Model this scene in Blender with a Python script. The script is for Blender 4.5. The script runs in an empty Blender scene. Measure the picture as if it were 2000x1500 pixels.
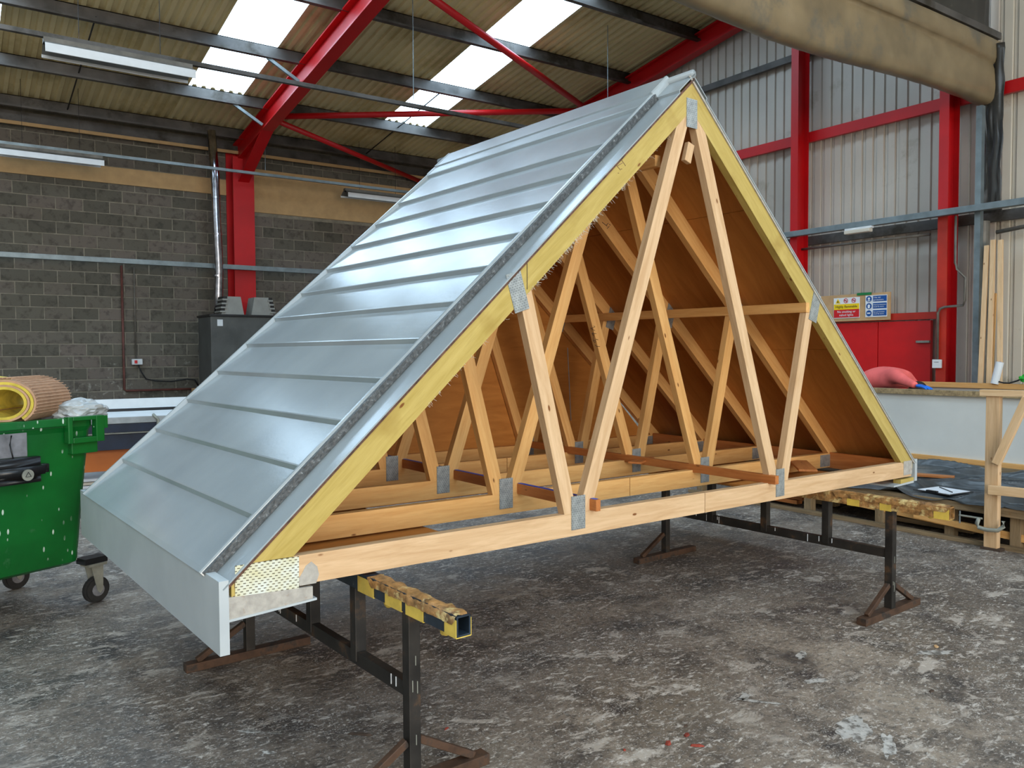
import bpy, bmesh, math, random
from mathutils import Vector, Matrix, noise as mnoise
random.seed(7)
sc = bpy.context.scene
C = sc.collection
V = Vector
# ------------------------------------------------------------------ camera
B = 0.0516                                   # turn of the roof module against the building
FOC, YAW, PIT, ROL = 1582.05, -0.6109, -0.039, -0.0052
CAM = V((-0.7745, -2.8548, 1.6))
fw = V((-math.sin(YAW)*math.cos(PIT), math.cos(YAW)*math.cos(PIT), math.sin(PIT)))
rt = V((math.cos(YAW), math.sin(YAW), 0)); up = rt.cross(fw)
r2 = rt*math.cos(ROL)+up*math.sin(ROL); u2 = up*math.cos(ROL)-rt*math.sin(ROL)
cd = bpy.data.cameras.new('camera'); cam = bpy.data.objects.new('camera', cd); C.objects.link(cam)
cd.sensor_width = 36; cd.lens = FOC/2000*36; cd.clip_start = .05
cam.matrix_world = Matrix(((r2.x,u2.x,-fw.x,CAM.x),(r2.y,u2.y,-fw.y,CAM.y),(r2.z,u2.z,-fw.z,CAM.z),(0,0,0,1)))
sc.camera = cam
# ------------------------------------------------------------------ light
sc.view_settings.view_transform = 'Standard'; sc.view_settings.look = 'None'
sc.view_settings.gamma = 1; sc.view_settings.use_curve_mapping = False
sc.view_settings.exposure = 0.45
sc.cycles.max_bounces = 7
ROOFLIGHT = 6.0
w = bpy.data.worlds.new('world'); sc.world = w; w.use_nodes = True
w.node_tree.nodes['Background'].inputs[0].default_value = (.62,.75,1,1)
w.node_tree.nodes['Background'].inputs[1].default_value = 1.0
# daylight through the big open door behind the camera
dl = bpy.data.lights.new('door_daylight','AREA'); dl.shape = 'RECTANGLE'; dl.size = 8; dl.size_y = 5; dl.energy = 1200; dl.color = (1,.90,.76)
do = bpy.data.objects.new('door_daylight', dl); C.objects.link(do); do.location = (-1.5,-15.9,2.6); do.rotation_euler = (math.radians(90),0,0)
# ------------------------------------------------------------------ materials
def srgb(r,g,b):
    f = lambda c: (c/255/12.92) if c/255 <= .04045 else ((c/255+.055)/1.055)**2.4
    return (f(r),f(g),f(b),1)
class NT:
    def __init__(s, name):
        s.m = bpy.data.materials.new(name); s.m.use_nodes = True; s.t = s.m.node_tree
        s.b = s.t.nodes['Principled BSDF']
    def n(s, typ, **kw):
        nd = s.t.nodes.new(typ)
        for k,v in kw.items():
            if k == 'i':
                for kk,vv in v.items():
                    if isinstance(vv, bpy.types.NodeSocket): s.t.links.new(vv, nd.inputs[kk])
                    else: nd.inputs[kk].default_value = vv
            else: setattr(nd,k,v)
        return nd
    def link(s,a,bb): s.t.links.new(a,bb)
    def set(s, **kw):
        for k,v in kw.items():
            k = k.replace('_',' ')
            if isinstance(v, bpy.types.NodeSocket): s.link(v, s.b.inputs[k])
            else: s.b.inputs[k].default_value = v
    def coord(s, kind='Object', scale=(1,1,1), rnd=False):
        tc = s.n('ShaderNodeTexCoord'); o = tc.outputs[kind]
        if rnd:
            oi = s.n('ShaderNodeObjectInfo'); mm = s.n('ShaderNodeMath', operation='MULTIPLY', i={0:oi.outputs['Random'],1:37.})
            ad = s.n('ShaderNodeVectorMath', operation='ADD', i={0:o,1:mm.outputs[0]}); o = ad.outputs[0]
        mp = s.n('ShaderNodeMapping', i={'Vector':o,'Scale':scale}); return mp.outputs[0]
    def noise(s, vec, scale=5, detail=4, rough=.55, dist=0):
        return s.n('ShaderNodeTexNoise', i={'Vector':vec,'Scale':scale,'Detail':detail,'Roughness':rough,'Distortion':dist}).outputs['Fac']
    def ramp(s, fac, stops):
        nd = s.n('ShaderNodeValToRGB', i={'Fac':fac}); e = nd.color_ramp.elements
        while len(e) > 1: e.remove(e[-1])
        e[0].position, e[0].color = stops[0]
        for p,c in stops[1:]:
            x = e.new(p); x.color = c
        return nd.outputs[0]
    def mix(s, fac, a, b, mode='MIX'):
        nd = s.n('ShaderNodeMix', data_type='RGBA', blend_type=mode)
        for k,v in ((0,fac),(6,a),(7,b)):
            if isinstance(v, bpy.types.NodeSocket): s.link(v, nd.inputs[k])
            else: nd.inputs[k].default_value = v
        return nd.outputs[2]
    def bump(s, h, strength=.3, dist=.01):
        s.link(s.n('ShaderNodeBump', i={'Height':h,'Strength':strength,'Distance':dist}).outputs[0], s.b.inputs['Normal'])
W4 = (1,1,1,1); K4 = (0,0,0,1)
def plain(name, col, rough=.6, metal=0, var=.12, vscale=6, dirt=None, dscale=3, dthr=.55, bump=0, spec=None):
    t = NT(name); c = t.coord('Object', rnd=True); nf = t.noise(c, vscale, 5)
    dk = tuple(x*(1-var*2) for x in col[:3])+(1,); lt = tuple(min(1,x*(1+var)) for x in col[:3])+(1,)
    o = t.ramp(nf, [(.3,dk),(.7,lt)])
    if dirt:
        d = t.noise(c, dscale, 8, .65); m = t.ramp(d, [(dthr,K4),(dthr+.12,W4)])
        o = t.mix(m, o, dirt)
    t.set(Base_Color=o, Roughness=rough, Metallic=metal)
    if spec is not None: t.set(Specular_IOR_Level=spec)
    if bump: t.bump(nf, bump, .01)
    return t.m
def wood(name, a, b, rough=.6, knots=True, stain=None):
    t = NT(name); c = t.coord('Object', (1,1,1), rnd=True)
    mp = t.n('ShaderNodeMapping', i={'Vector':c,'Scale':(1.2,14,14)}).outputs[0]
    g = t.noise(mp, 2.2, 5, .6, .8)
    o = t.ramp(g, [(.32,a),(.5,tuple((x+y)/2 for x,y in zip(a,b))),(.68,b)])
    fine = t.noise(t.n('ShaderNodeMapping', i={'Vector':c,'Scale':(4,90,90)}).outputs[0], 3, 2)
    o = t.mix(t.ramp(fine,[(.55,K4),(.8,(.35,.35,.35,1))]), o, tuple(x*.72 for x in a[:3])+(1,))
    if knots:
        vo = t.n('ShaderNodeTexVoronoi', i={'Vector':t.n('ShaderNodeMapping', i={'Vector':c,'Scale':(2.4,6,6)}).outputs[0],'Scale':1.9,'Randomness':1.})
        k = t.ramp(vo.outputs['Distance'], [(.05,W4),(.085,K4)])
        o = t.mix(k, o, srgb(120,72,32))
    if stain:
        s_ = t.noise(c, 3.1, 4); o = t.mix(t.ramp(s_,[(.55,K4),(.75,W4)]), o, stain)
    t.set(Base_Color=o, Roughness=rough, Specular_IOR_Level=.3); t.bump(g,.12,.004)
    return t.m
M = {}
M['pine'] = wood('pine', srgb(194,156,114), srgb(216,182,142))
M['pine_warm'] = wood('pine_warm', srgb(206,150,86), srgb(222,172,108))
M['pine_board'] = wood('pine_board', srgb(168,98,48), srgb(192,122,66))
M['pine_pale'] = wood('pine_pale', srgb(210,170,124), srgb(226,192,150))
M['resin_wood'] = wood('resin_wood', srgb(172,148,76), srgb(192,168,98), rough=.36, stain=srgb(156,128,62))
M['old_wood'] = wood('old_wood', srgb(110,92,68), srgb(150,128,98))
# plywood
t = NT('plywood'); c = t.coord('Object', rnd=True)
g = t.noise(t.n('ShaderNodeMapping', i={'Vector':c,'Scale':(1.2,7,7)}).outputs[0], 1.6, 5, .6, 1.2)
o = t.ramp(g,[(.3,srgb(164,102,42)),(.7,srgb(188,124,58))])
vo = t.n('ShaderNodeTexVoronoi', i={'Vector':t.n('ShaderNodeMapping', i={'Vector':c,'Scale':(1.1,2.4,1)}).outputs[0],'Scale':1.1})
o = t.mix(t.ramp(vo.outputs['Distance'],[(.025,W4),(.05,K4)]), o, srgb(110,60,26))
t.set(Base_Color=o, Roughness=.55, Specular_IOR_Level=.3); M['plywood'] = t.m
# glass fibre gelcoat
t = NT('grey_gelcoat'); c = t.coord('Object')
n1 = t.noise(c, 55, 3, .6); n2 = t.noise(c, 2.2, 3); n3 = t.noise(t.n('ShaderNodeMapping', i={'Vector':c,'Scale':(60,200,60)}).outputs[0], 1., 3)
t.set(Base_Color=t.ramp(n2,[(.3,srgb(146,154,157)),(.7,srgb(158,166,168))]), Roughness=.16, Specular_IOR_Level=.5)
mx = t.n('ShaderNodeMath', operation='ADD', i={0:n1,1:n3}); t.bump(mx.outputs[0], .1, .003); M['gelcoat'] = t.m
t = NT('matt_gelcoat'); c = t.coord('Object'); n2 = t.noise(c, 3, 4)
t.set(Base_Color=t.ramp(n2,[(.3,srgb(168,174,176)),(.7,srgb(182,188,189))]), Roughness=.42); t.bump(t.noise(c,40,3),.1,.003); M['gelcoat_matt'] = t.m
M['verge_shade'] = plain('painted_verge_shade', srgb(78,80,80), .4, var=.3, vscale=60, dirt=srgb(150,154,154), dscale=60, dthr=.6, bump=.6)  # dark grey that paints in the shade of the verge riser
M['resin_edge'] = plain('resin_edge', srgb(96,62,44), .5, var=.35, vscale=40, bump=.5)
M['overspray'] = plain('overspray', srgb(172,166,156), .75, var=.12, vscale=30, dirt=srgb(150,120,92), dscale=18, dthr=.6, bump=.3)
# nail plate
t = NT('nail_plate'); c = t.coord('Object')
br = t.n('ShaderNodeTexBrick', offset=.5, i={'Vector':t.n('ShaderNodeMapping', i={'Vector':c,'Rotation':(math.pi/2,0,0),'Scale':(60,60,60)}).outputs[0],'Color1':K4,'Color2':K4,'Mortar':W4,'Scale':1.,'Mortar Size':.28,'Mortar Smooth':.1,'Brick Width':.9,'Row Height':.62})
nn = t.noise(c, 30, 4)
o = t.mix(br.outputs['Color'], srgb(72,70,64), t.ramp(nn,[(.3,srgb(140,146,146)),(.7,srgb(186,190,188))]))
t.set(Base_Color=o, Roughness=.45, Metallic=.55); t.bump(br.outputs['Color'],.5,.004); M['plate'] = t.m
t = NT('perforated_plate'); c = t.coord('Object')
br = t.n('ShaderNodeTexBrick', offset=.5, i={'Vector':t.n('ShaderNodeMapping', i={'Vector':c,'Rotation':(math.pi/2,0,0),'Scale':(38,66,66)}).outputs[0],'Color1':K4,'Color2':K4,'Mortar':W4,'Scale':1.,'Mortar Size':.22,'Mortar Smooth':.05,'Brick Width':.8,'Row Height':.62})
nn = t.noise(c, 14, 4)
o = t.mix(br.outputs['Color'], srgb(84,74,50), t.ramp(nn,[(.35,srgb(206,200,160)),(.65,srgb(214,218,208))]))
t.set(Base_Color=o, Roughness=.5, Metallic=.2); t.bump(br.outputs['Color'],.5,.004); M['perf'] = t.m
# floor
t = NT('painted_concrete'); c = t.coord('Object')
def rotc(a,sx,sy): return t.n('ShaderNodeMapping', i={'Vector':c,'Rotation':(0,0,a),'Scale':(sx,sy,1)}).outputs[0]
def mul(a,b_): return t.mix(1.,a,b_,'MULTIPLY')
big = t.noise(c, .5, 6, .62); mid = t.noise(c, 2.8, 9, .7, .3); tint = t.noise(c, .8, 3)
base = t.ramp(big,[(.3,srgb(92,82,74)),(.5,srgb(124,111,98)),(.68,srgb(152,137,120))])
base = t.mix(t.ramp(tint,[(.5,K4),(.7,(.5,.5,.5,1))]), base, srgb(106,92,74))
base = t.mix(t.ramp(mid,[(.34,W4),(.55,K4)]), base, srgb(56,53,52))
fine = t.noise(c, 26, 8, .75); base = t.mix(t.ramp(fine,[(.36,(.75,.75,.75,1)),(.5,K4)]), base, srgb(52,49,47))
zone = t.noise(c, .8, 4, .6)
for rot,sx,sy,sc_,lo,zl,col,st in ((.5,1,1.8,3.6,.555,.36,srgb(186,174,160),.85),(-.4,1,2.4,12.,.565,.36,srgb(206,196,184),.9),(1.2,1,1.5,28.,.57,.32,srgb(206,196,184),.85),(.1,1,1.3,64.,.58,.30,srgb(190,186,178),.8)):
    nn = t.noise(rotc(rot,sx,sy), sc_, 6, .72, .5)
    base = t.mix(mul(t.ramp(nn,[(lo,K4),(lo+.07,(st,st,st,1))]), t.ramp(zone if sc_ < 20 else t.noise(c,1.7,4),[(zl,(.12,.12,.12,1)),(zl+.2,W4)])), base, col)
sp2 = t.n('ShaderNodeTexVoronoi', i={'Vector':rotc(.3,1,1.4),'Scale':60.,'Randomness':1.})
base = t.mix(mul(t.ramp(sp2.outputs['Distance'],[(.14,(.8,.8,.8,1)),(.24,K4)]), t.ramp(t.noise(c,4,4),[(.45,K4),(.6,W4)])), base, srgb(190,186,178))
sp3 = t.n('ShaderNodeTexVoronoi', i={'Vector':rotc(.9,1,1.7),'Scale':42.,'Randomness':1.})
base = t.mix(mul(t.ramp(sp3.outputs['Distance'],[(.12,W4),(.2,K4)]), t.ramp(t.noise(c,2.4,5),[(.5,K4),(.6,W4)])), base, srgb(34,32,32))
t.set(Base_Color=base, Roughness=t.ramp(mid,[(.3,(.4,)*3+(1,)),(.7,(.75,)*3+(1,))])); t.bump(fine,.3,.006); M['floor'] = t.m
# block wall
t = NT('concrete_block'); c = t.coord('Object', rnd=True); oi = t.n('ShaderNodeObjectInfo')
o = t.ramp(oi.outputs['Random'],[(0,srgb(92,88,78)),(.5,srgb(104,99,88)),(1,srgb(116,106,97))])
n1 = t.noise(c, 8, 6, .65); o = t.mix(t.ramp(n1,[(.35,(.5,)*3+(1,)),(.5,K4)]), o, srgb(58,54,50))
tw = t.coord('Object'); geo = t.n('ShaderNodeNewGeometry'); sx = t.n('ShaderNodeSeparateXYZ', i={0:geo.outputs['Position']})
n2 = t.noise(geo.outputs['Position'], 6, 7, .7, .5)
low = t.n('ShaderNodeMapRange', i={'Value':sx.outputs['Z'],'From Min':2.2,'From Max':.9,'To Min':0.,'To Max':.14}).outputs[0]
ad = t.n('ShaderNodeMath', operation='ADD', i={0:n2,1:low}).outputs[0]
o = t.mix(t.ramp(ad,[(.70,K4),(.78,(.6,.6,.6,1))]), o, srgb(168,164,152))
t.set(Base_Color=o, Roughness=.9, Specular_IOR_Level=.2); t.bump(t.noise(c,60,4),.4,.006); M['block'] = t.m
M['mortar'] = plain('mortar', srgb(140,132,116), .95, var=.15, vscale=9)
M['render_band'] = plain('cream_board', srgb(196,160,112), .8, var=.06)
M['red'] = plain('red_paint', srgb(190,6,14), .42, var=.08, vscale=2)
M['red_dark'] = plain('oxide_red_paint', srgb(186,40,16), .55, var=.15, vscale=3, dirt=srgb(120,70,50), dscale=4, dthr=.66)
M['red_door'] = plain('red_door_paint', srgb(206,12,14), .45, var=.04)
M['galv'] = plain('galvanised', srgb(130,140,142), .45, .5, var=.15, vscale=5)
M['purlin'] = plain('dull_purlin_steel', srgb(92,88,84), .55, .25, var=.25, vscale=2.5, dirt=srgb(52,46,36), dscale=1.2, dthr=.5)
M['sheet'] = plain('roof_sheet_cream', srgb(216,198,150), .5, var=.08, vscale=.8, dirt=srgb(190,170,120), dscale=.6, dthr=.5)
M['clad'] = plain('wall_cladding_grey', srgb(192,182,169), .45, var=.07, vscale=.7, dirt=srgb(160,149,132), dscale=1.4, dthr=.58)
M['clad_pale'] = plain('wall_cladding_pale', srgb(212,202,184), .45, var=.06, vscale=.7, dirt=srgb(150,140,118), dscale=1.4, dthr=.6)
t = NT('rooflight'); c = t.coord('Object')
em = t.n('ShaderNodeEmission', i={'Color':(.57,.79,1,1),'Strength':ROOFLIGHT}); t.link(em.outputs[0], t.t.nodes['Material Output'].inputs['Surface']); M['rooflight'] = t.m
M['dark_steel'] = plain('black_trestle_steel', srgb(50,46,42), .5, .3, var=.3, vscale=7, dirt=srgb(92,66,44), dscale=7, dthr=.56)
M['rust_steel'] = plain('rusty_foot_steel', srgb(88,62,44), .7, .2, var=.3, vscale=9, dirt=srgb(52,44,38), dscale=9, dthr=.5)
M['blue_steel'] = plain('navy_steel', srgb(46,58,70), .45, .2, var=.3, vscale=12, dirt=srgb(150,150,140), dscale=16, dthr=.66)
M['yellow_tape'] = plain('yellow_tape', srgb(222,190,84), .45, var=.12, vscale=14, dirt=srgb(150,112,50), dscale=14, dthr=.62)
M['crust'] = plain('resin_crust', srgb(166,122,72), .4, var=.35, vscale=26, dirt=srgb(214,192,132), dscale=14, dthr=.52, bump=.8)
M['black'] = plain('black_plastic', srgb(24,24,26), .35, var=.2, vscale=20, dirt=srgb(90,90,90), dscale=30, dthr=.66)
M['rubber'] = plain('rubber', srgb(34,33,32), .7, var=.2, vscale=20)
M['white'] = plain('white_paint', srgb(222,224,224), .5, var=.04)
M['mould_white'] = plain('mould_grey_white', srgb(208,208,202), .5, var=.04, vscale=2)
M['navy'] = plain('navy_paint', srgb(26,40,62), .45, var=.2)
M['orange'] = plain('orange_panel', srgb(196,104,36), .5, var=.12, vscale=2)
M['cardboard'] = plain('cardboard', srgb(196,158,112), .85, var=.1)
M['carpet'] = plain('brown_foam_backing', srgb(190,150,118), .9, var=.12, vscale=12)
M['foam'] = plain('yellow_foam', srgb(214,190,74), .8, var=.18, vscale=12)
M['clearplastic'] = plain('crumpled_polythene', srgb(176,180,180), .3, var=.15, vscale=8)
M['grey_card'] = plain('grey_slab', srgb(120,120,124), .7, var=.25, vscale=12)
M['chip'] = plain('osb', srgb(160,136,98), .8, var=.25, vscale=30, dirt=srgb(104,88,60), dscale=20, dthr=.6)
M['black_sheet'] = plain('black_polythene', srgb(74,78,80), .28, var=.3, vscale=3, dirt=srgb(120,122,120), dscale=5, dthr=.64)
M['sign_white'] = plain('sign_white', srgb(226,228,230), .4, var=.02)
M['sign_yellow'] = plain('sign_yellow', srgb(244,206,20), .4, var=.02)
M['sign_red'] = plain('sign_red', srgb(206,28,34), .4, var=.02)
M['sign_blue'] = plain('sign_blue', srgb(14,78,150), .4, var=.02)
M['sign_black'] = plain('sign_black', srgb(26,24,22), .5, var=.02)
M['sign_green'] = plain('sign_green', srgb(20,120,62), .4, var=.02)
M['coral'] = plain('coral_sweatshirt', srgb(255,112,106), .85, var=.08, vscale=9)
M['trousers'] = plain('dark_trousers', srgb(40,42,50), .9, var=.1)
M['skin'] = plain('skin', srgb(206,150,122), .55, var=.04)
M['hair'] = plain('dark_hair', srgb(44,34,28), .6, var=.2, vscale=60)
M['glove'] = plain('blue_glove', srgb(10,112,220), .4, var=.06)
M['green_glove'] = plain('green_rag', srgb(40,190,50), .6, var=.25, vscale=20)
M['ink'] = plain('pen_ink', srgb(48,34,26), .7, var=.05)
M['stamp'] = plain('faded_stamp_ink', srgb(140,112,84), .8, var=.1)
M['orange_tag'] = plain('orange_tag', srgb(240,150,34), .5, var=.05)
M['blue_tape'] = plain('blue_tape', srgb(44,84,190), .4, var=.1)
M['white_fibre'] = plain('glass_fibre', srgb(224,216,196), .5, var=.05)
M['flue'] = plain('shiny_flue', srgb(186,184,190), .18, 1., var=.2, vscale=9)
M['heater'] = plain('heater_grey', srgb(84,84,80), .55, var=.15, vscale=3)
M['cowl'] = plain('cowl_grey', srgb(150,148,140), .55, .1, var=.08)
M['conduit_brown'] = plain('brown_pipe', srgb(104,58,48), .6, var=.2)
M['conduit_grey'] = plain('grey_conduit', srgb(112,106,96), .55, .2, var=.2)
M['poly_dust'] = plain('dusty_polythene', srgb(134,116,86), .42, var=.22, vscale=1.3, dirt=srgb(84,84,78), dscale=.9, dthr=.52)
M['poly_dark'] = plain('dark_polythene', srgb(56,54,50), .35, var=.3, vscale=2, dirt=srgb(110,104,94), dscale=5, dthr=.62)
M['chipred'] = plain('brick_red_chip', srgb(136,52,36), .8, var=.2, vscale=20)
M['brownchip'] = plain('brown_chip', srgb(70,54,42), .8, var=.2, vscale=20)
M['wheelgrey'] = plain('caster_grey', srgb(150,150,138), .5, .3, var=.15, vscale=12)
M['dull_grey'] = plain('dull_grey_enamel', srgb(96,92,84), .5, var=.08)
M['paper'] = plain('paper', srgb(232,234,238), .6, var=.02)
t = NT('bin_green'); c = t.coord('Object'); n1 = t.noise(c, 2.4, 5)
o = t.ramp(n1,[(.3,srgb(2,78,26)),(.7,srgb(8,104,38))])
dr = t.n('ShaderNodeTexVoronoi', i={'Vector':t.n('ShaderNodeMapping', i={'Vector':c,'Scale':(22,22,8)}).outputs[0],'Scale':1.2,'Randomness':1.})
dm = t.mix(1., t.ramp(dr.outputs['Distance'],[(.13,W4),(.18,K4)]), t.ramp(t.noise(c,2.6,3),[(.42,K4),(.5,W4)]), 'MULTIPLY')
o = t.mix(dm, o, srgb(190,206,190))
o = t.mix(t.ramp(t.noise(c,7,7,.7),[(.63,K4),(.8,(.5,.5,.5,1))]), o, srgb(90,130,100))
t.set(Base_Color=o, Roughness=.38); M['bin'] = t.m
# ------------------------------------------------------------------ builders
def link(o, parent=None):
    C.objects.link(o)
    if parent is not None: o.parent = parent
    return o
def tag(o, label, cat, group=None, kind=None):
    o['label'] = label
    if cat: o['category'] = cat
    if group: o['group'] = group
    if kind: o['kind'] = kind
    return o
def empty(name, loc=(0,0,0), rz=0, parent=None):
    o = bpy.data.objects.new(name, None); o.empty_display_size = .1; o.location = loc; o.rotation_euler = (0,0,rz); return link(o,parent)
def mesh(name, vs, fs, mat, parent=None, mw=None, smooth=False):
    me = bpy.data.meshes.new(name); me.from_pydata([tuple(v) for v in vs],[],fs)
    bm = bmesh.new(); bm.from_mesh(me); bmesh.ops.recalc_face_normals(bm, faces=bm.faces); bm.to_mesh(me); bm.free()
    me.materials.append(M[mat] if isinstance(mat,str) else mat)
    if smooth:
        for p in me.polygons: p.use_smooth = True
    o = bpy.data.objects.new(name, me)
    if mw is not None: o.matrix_local = mw
    return link(o,parent)
def from_bm(name, bm, mat, parent=None, mw=None, smooth=False):
    me = bpy.data.meshes.new(name); bmesh.ops.recalc_face_normals(bm, faces=bm.faces); bm.to_mesh(me); bm.free()
    me.materials.append(M[mat])
    if smooth:
        for p in me.polygons: p.use_smooth = True
    o = bpy.data.objects.new(name, me)
    if mw is not None: o.matrix_local = mw
    return link(o,parent)
BF = [(0,3,2,1),(4,5,6,7),(0,1,5,4),(1,2,6,5),(2,3,7,6),(3,0,4,7)]
def bverts(x0,x1,y0,y1,z0,z1): return [(x0,y0,z0),(x1,y0,z0),(x1,y1,z0),(x0,y1,z0),(x0,y0,z1),(x1,y0,z1),(x1,y1,z1),(x0,y1,z1)]
def bm_box(bm, x0,x1,y0,y1,z0,z1, mw=None):
    vs = [bm.verts.new(mw@V(v) if mw else v) for v in bverts(x0,x1,y0,y1,z0,z1)]
    for f in BF: bm.faces.new([vs[i] for i in f])
def box(name, x0,x1,y0,y1,z0,z1, mat, parent=None, bevel=0, long=None):
    """box whose own X axis runs along its longest side (so that grain follows it)"""
    d = [x1-x0,y1-y0,z1-z0]; c = V(((x0+x1)/2,(y0+y1)/2,(z0+z1)/2))
    ax = d.index(max(d)) if long is None else long
    R = {0:Matrix.Identity(3), 1:Matrix(((0,-1,0),(1,0,0),(0,0,1))), 2:Matrix(((0,0,1),(0,1,0),(-1,0,0)))}[ax]
    dl_ = [abs(x) for x in (R.transposed()@V(d))]
    bm = bmesh.new(); bm_box(bm,-dl_[0]/2,dl_[0]/2,-dl_[1]/2,dl_[1]/2,-dl_[2]/2,dl_[2]/2)
    if bevel: bmesh.ops.bevel(bm, geom=list(bm.edges), offset=bevel, segments=2, affect='EDGES', profile=.6)
    return from_bm(name,bm,mat,parent,Matrix.Translation(c)@R.to_4x4())
def frame_mw(p0,p1,upv=(0,0,1)):
    p0,p1 = V(p0),V(p1); x = (p1-p0).normalized(); u = V(upv)
    if abs(x.dot(u)) > .98: u = V((0,1,0))
    y = u.cross(x).normalized(); z = x.cross(y)
    return Matrix(((x.x,y.x,z.x,(p0.x+p1.x)/2),(x.y,y.y,z.y,(p0.y+p1.y)/2),(x.z,y.z,z.z,(p0.z+p1.z)/2),(0,0,0,1)))
def beam(name,p0,p1,w_,h,mat,parent=None,upv=(0,0,1),bevel=.002):
    """squared length from p0 to p1, w_ sideways, h along upv"""
    L = (V(p1)-V(p0)).length; bm = bmesh.new(); bm_box(bm,-L/2,L/2,-w_/2,w_/2,-h/2,h/2)
    if bevel: bmesh.ops.bevel(bm, geom=list(bm.edges), offset=bevel, segments=1, affect='EDGES')
    return from_bm(name,bm,mat,parent,frame_mw(p0,p1,upv))
def bm_tube(bm, pts, r, seg=10, closed_ends=True):
    pts = [V(p) for p in pts]; rings = []
    for i,p in enumerate(pts):
        d = (pts[min(i+1,len(pts)-1)]-pts[max(i-1,0)]).normalized(); a = V((0,0,1)) if abs(d.z) < .9 else V((1,0,0))
        u = d.cross(a).normalized(); v = d.cross(u); rr = r[i] if isinstance(r,(list,tuple)) else r
        rings.append([bm.verts.new(p+(u*math.cos(2*math.pi*k/seg)+v*math.sin(2*math.pi*k/seg))*rr) for k in range(seg)])
    for A,Bq in zip(rings,rings[1:]):
        for k in range(seg): bm.faces.new((A[k],A[(k+1)%seg],Bq[(k+1)%seg],Bq[k]))
    if closed_ends: bm.faces.new(rings[0]); bm.faces.new(rings[-1])
def tube(name,pts,r,mat,parent=None,seg=10):
    bm = bmesh.new(); bm_tube(bm,pts,r,seg); return from_bm(name,bm,mat,parent,smooth=True)
def cyl(name,p0,p1,r,mat,parent=None,seg=20,bevel=0):
    bm = bmesh.new(); bm_tube(bm,[p0,p1],r,seg)
    if bevel:
        es = [e for e in bm.edges if len(e.link_faces)==2 and any(len(f.verts)>4 for f in e.link_faces)]
        bmesh.ops.bevel(bm, geom=es, offset=bevel, segments=2, affect='EDGES')
    return from_bm(name,bm,mat,parent)
def prism(name, pts, axis, a0, a1, mat, parent=None, org=None, ang=0):
    """polygon in the XZ plane pushed along Y from a0 to a1; own X axis turned by ang in that plane"""
    if org is None: org = (sum(p[0] for p in pts)/len(pts), sum(p[1] for p in pts)/len(pts))
    ca,sa = math.cos(ang),math.sin(ang); q = [((x-org[0])*ca+(z-org[1])*sa, -(x-org[0])*sa+(z-org[1])*ca) for x,z in pts]
    n = len(q); h = (a1-a0)/2
    vs = [(x,-h,z) for x,z in q]+[(x,h,z) for x,z in q]
    fs = [tuple(range(n)), tuple(range(2*n-1,n-1,-1))]+[(i,(i+1)%n,(i+1)%n+n,i+n) for i in range(n)]
    mw = Matrix.Translation((org[0],(a0+a1)/2,org[1]))@Matrix.Rotation(-ang,4,'Y')
    return mesh(name,vs,fs,mat,parent,mw)
def text_mesh(name, s, size, mat, mw, parent=None, align='LEFT'):
    cu = bpy.data.curves.new(name,'FONT'); cu.body = s; cu.size = size; cu.align_x = align; cu.resolution_u = 2; cu.extrude = .0004
    o = bpy.data.objects.new(name,cu); C.objects.link(o)
    dg = bpy.context.evaluated_depsgraph_get(); me = bpy.data.meshes.new_from_object(o.evaluated_get(dg)); bpy.data.objects.remove(o); bpy.data.curves.remove(cu)
    me.materials.clear(); me.materials.append(M[mat]); q = bpy.data.objects.new(name,me); q.matrix_local = mw; return link(q,parent)
# ------------------------------------------------------------------ the building
YB, XG, XL, YF, YR = 14.245, 10.1, -9.15, -16.0, -3.0
Z0, SL = 6.03, .145
def roofz(y): return Z0+SL*(YB-y) if y >= YR else Z0+SL*(YB-YR)-SL*(YR-y)
fl = mesh('floor', bverts(XL-.3,XG+.3,YF-.3,YB+.4,-.2,0), BF, 'floor'); fl['kind'] = 'structure'; fl['label'] = 'dirty concrete workshop floor with white paint spatter'
# back wall of concrete blocks
wb = mesh('wall_back', bverts(XL,XG+.3,YB+.001,YB+.25,0,Z0), BF, 'mortar'); wb['kind'] = 'structure'; wb['label'] = 'dark concrete block wall behind the workshop'
bl, bh, jt = .45, .225, .016
cand = []
for r_ in range(26):
    z = r_*bh; x = XL+(r_%2)*bl/2
    while x < XG:
        xc = x+bl/2
        inband = (xc < 4.1 and 4.84 < z+bh/2 < 5.16) or (xc > 4.5 and 4.56 < z+bh/2 < 5.47)
        if not inband: cand.append((x,z))
        x += bl
def shown(x,z):
    d = V((x+bl/2,YB,z+bh/2))-CAM; dz = d.dot(fw)
    if dz <= 0: return False
    px = 1000+FOC*d.dot(r2)/dz; py = 750-FOC*d.dot(u2)/dz
    if not (-40 < px < 840 and 200 < py < 840): return False
    if px > 435 and px < 497 : return False
    return (py < 800-(px-330)*.95 if px > 330 else True)
vis = [c_ for c_ in cand if shown(*c_)]; vis.sort(key=lambda c_: (V((c_[0],YB,c_[1]))-CAM).length); vis = vis[:300]; vset = set(vis)
bm = bmesh.new(); bm_box(bm,-bl/2+jt/2,bl/2-jt/2,-.0,.03,-bh/2+jt/2,bh/2-jt/2); bmesh.ops.bevel(bm, geom=[e for e in bm.edges if all(v.co.y < .01 for v in e.verts)], offset=.005, segments=1, affect='EDGES')
blkme = bpy.data.meshes.new('block'); bmesh.ops.recalc_face_normals(bm, faces=bm.faces); bm.to_mesh(blkme); bm.free(); blkme.materials.append(M['block'])
for x,z in vis:
    o = bpy.data.objects.new('block',blkme); o.location = (x+bl/2,YB-.004+random.uniform(-.003,.003),z+bh/2); link(o,wb)
bm = bmesh.new()
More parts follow.
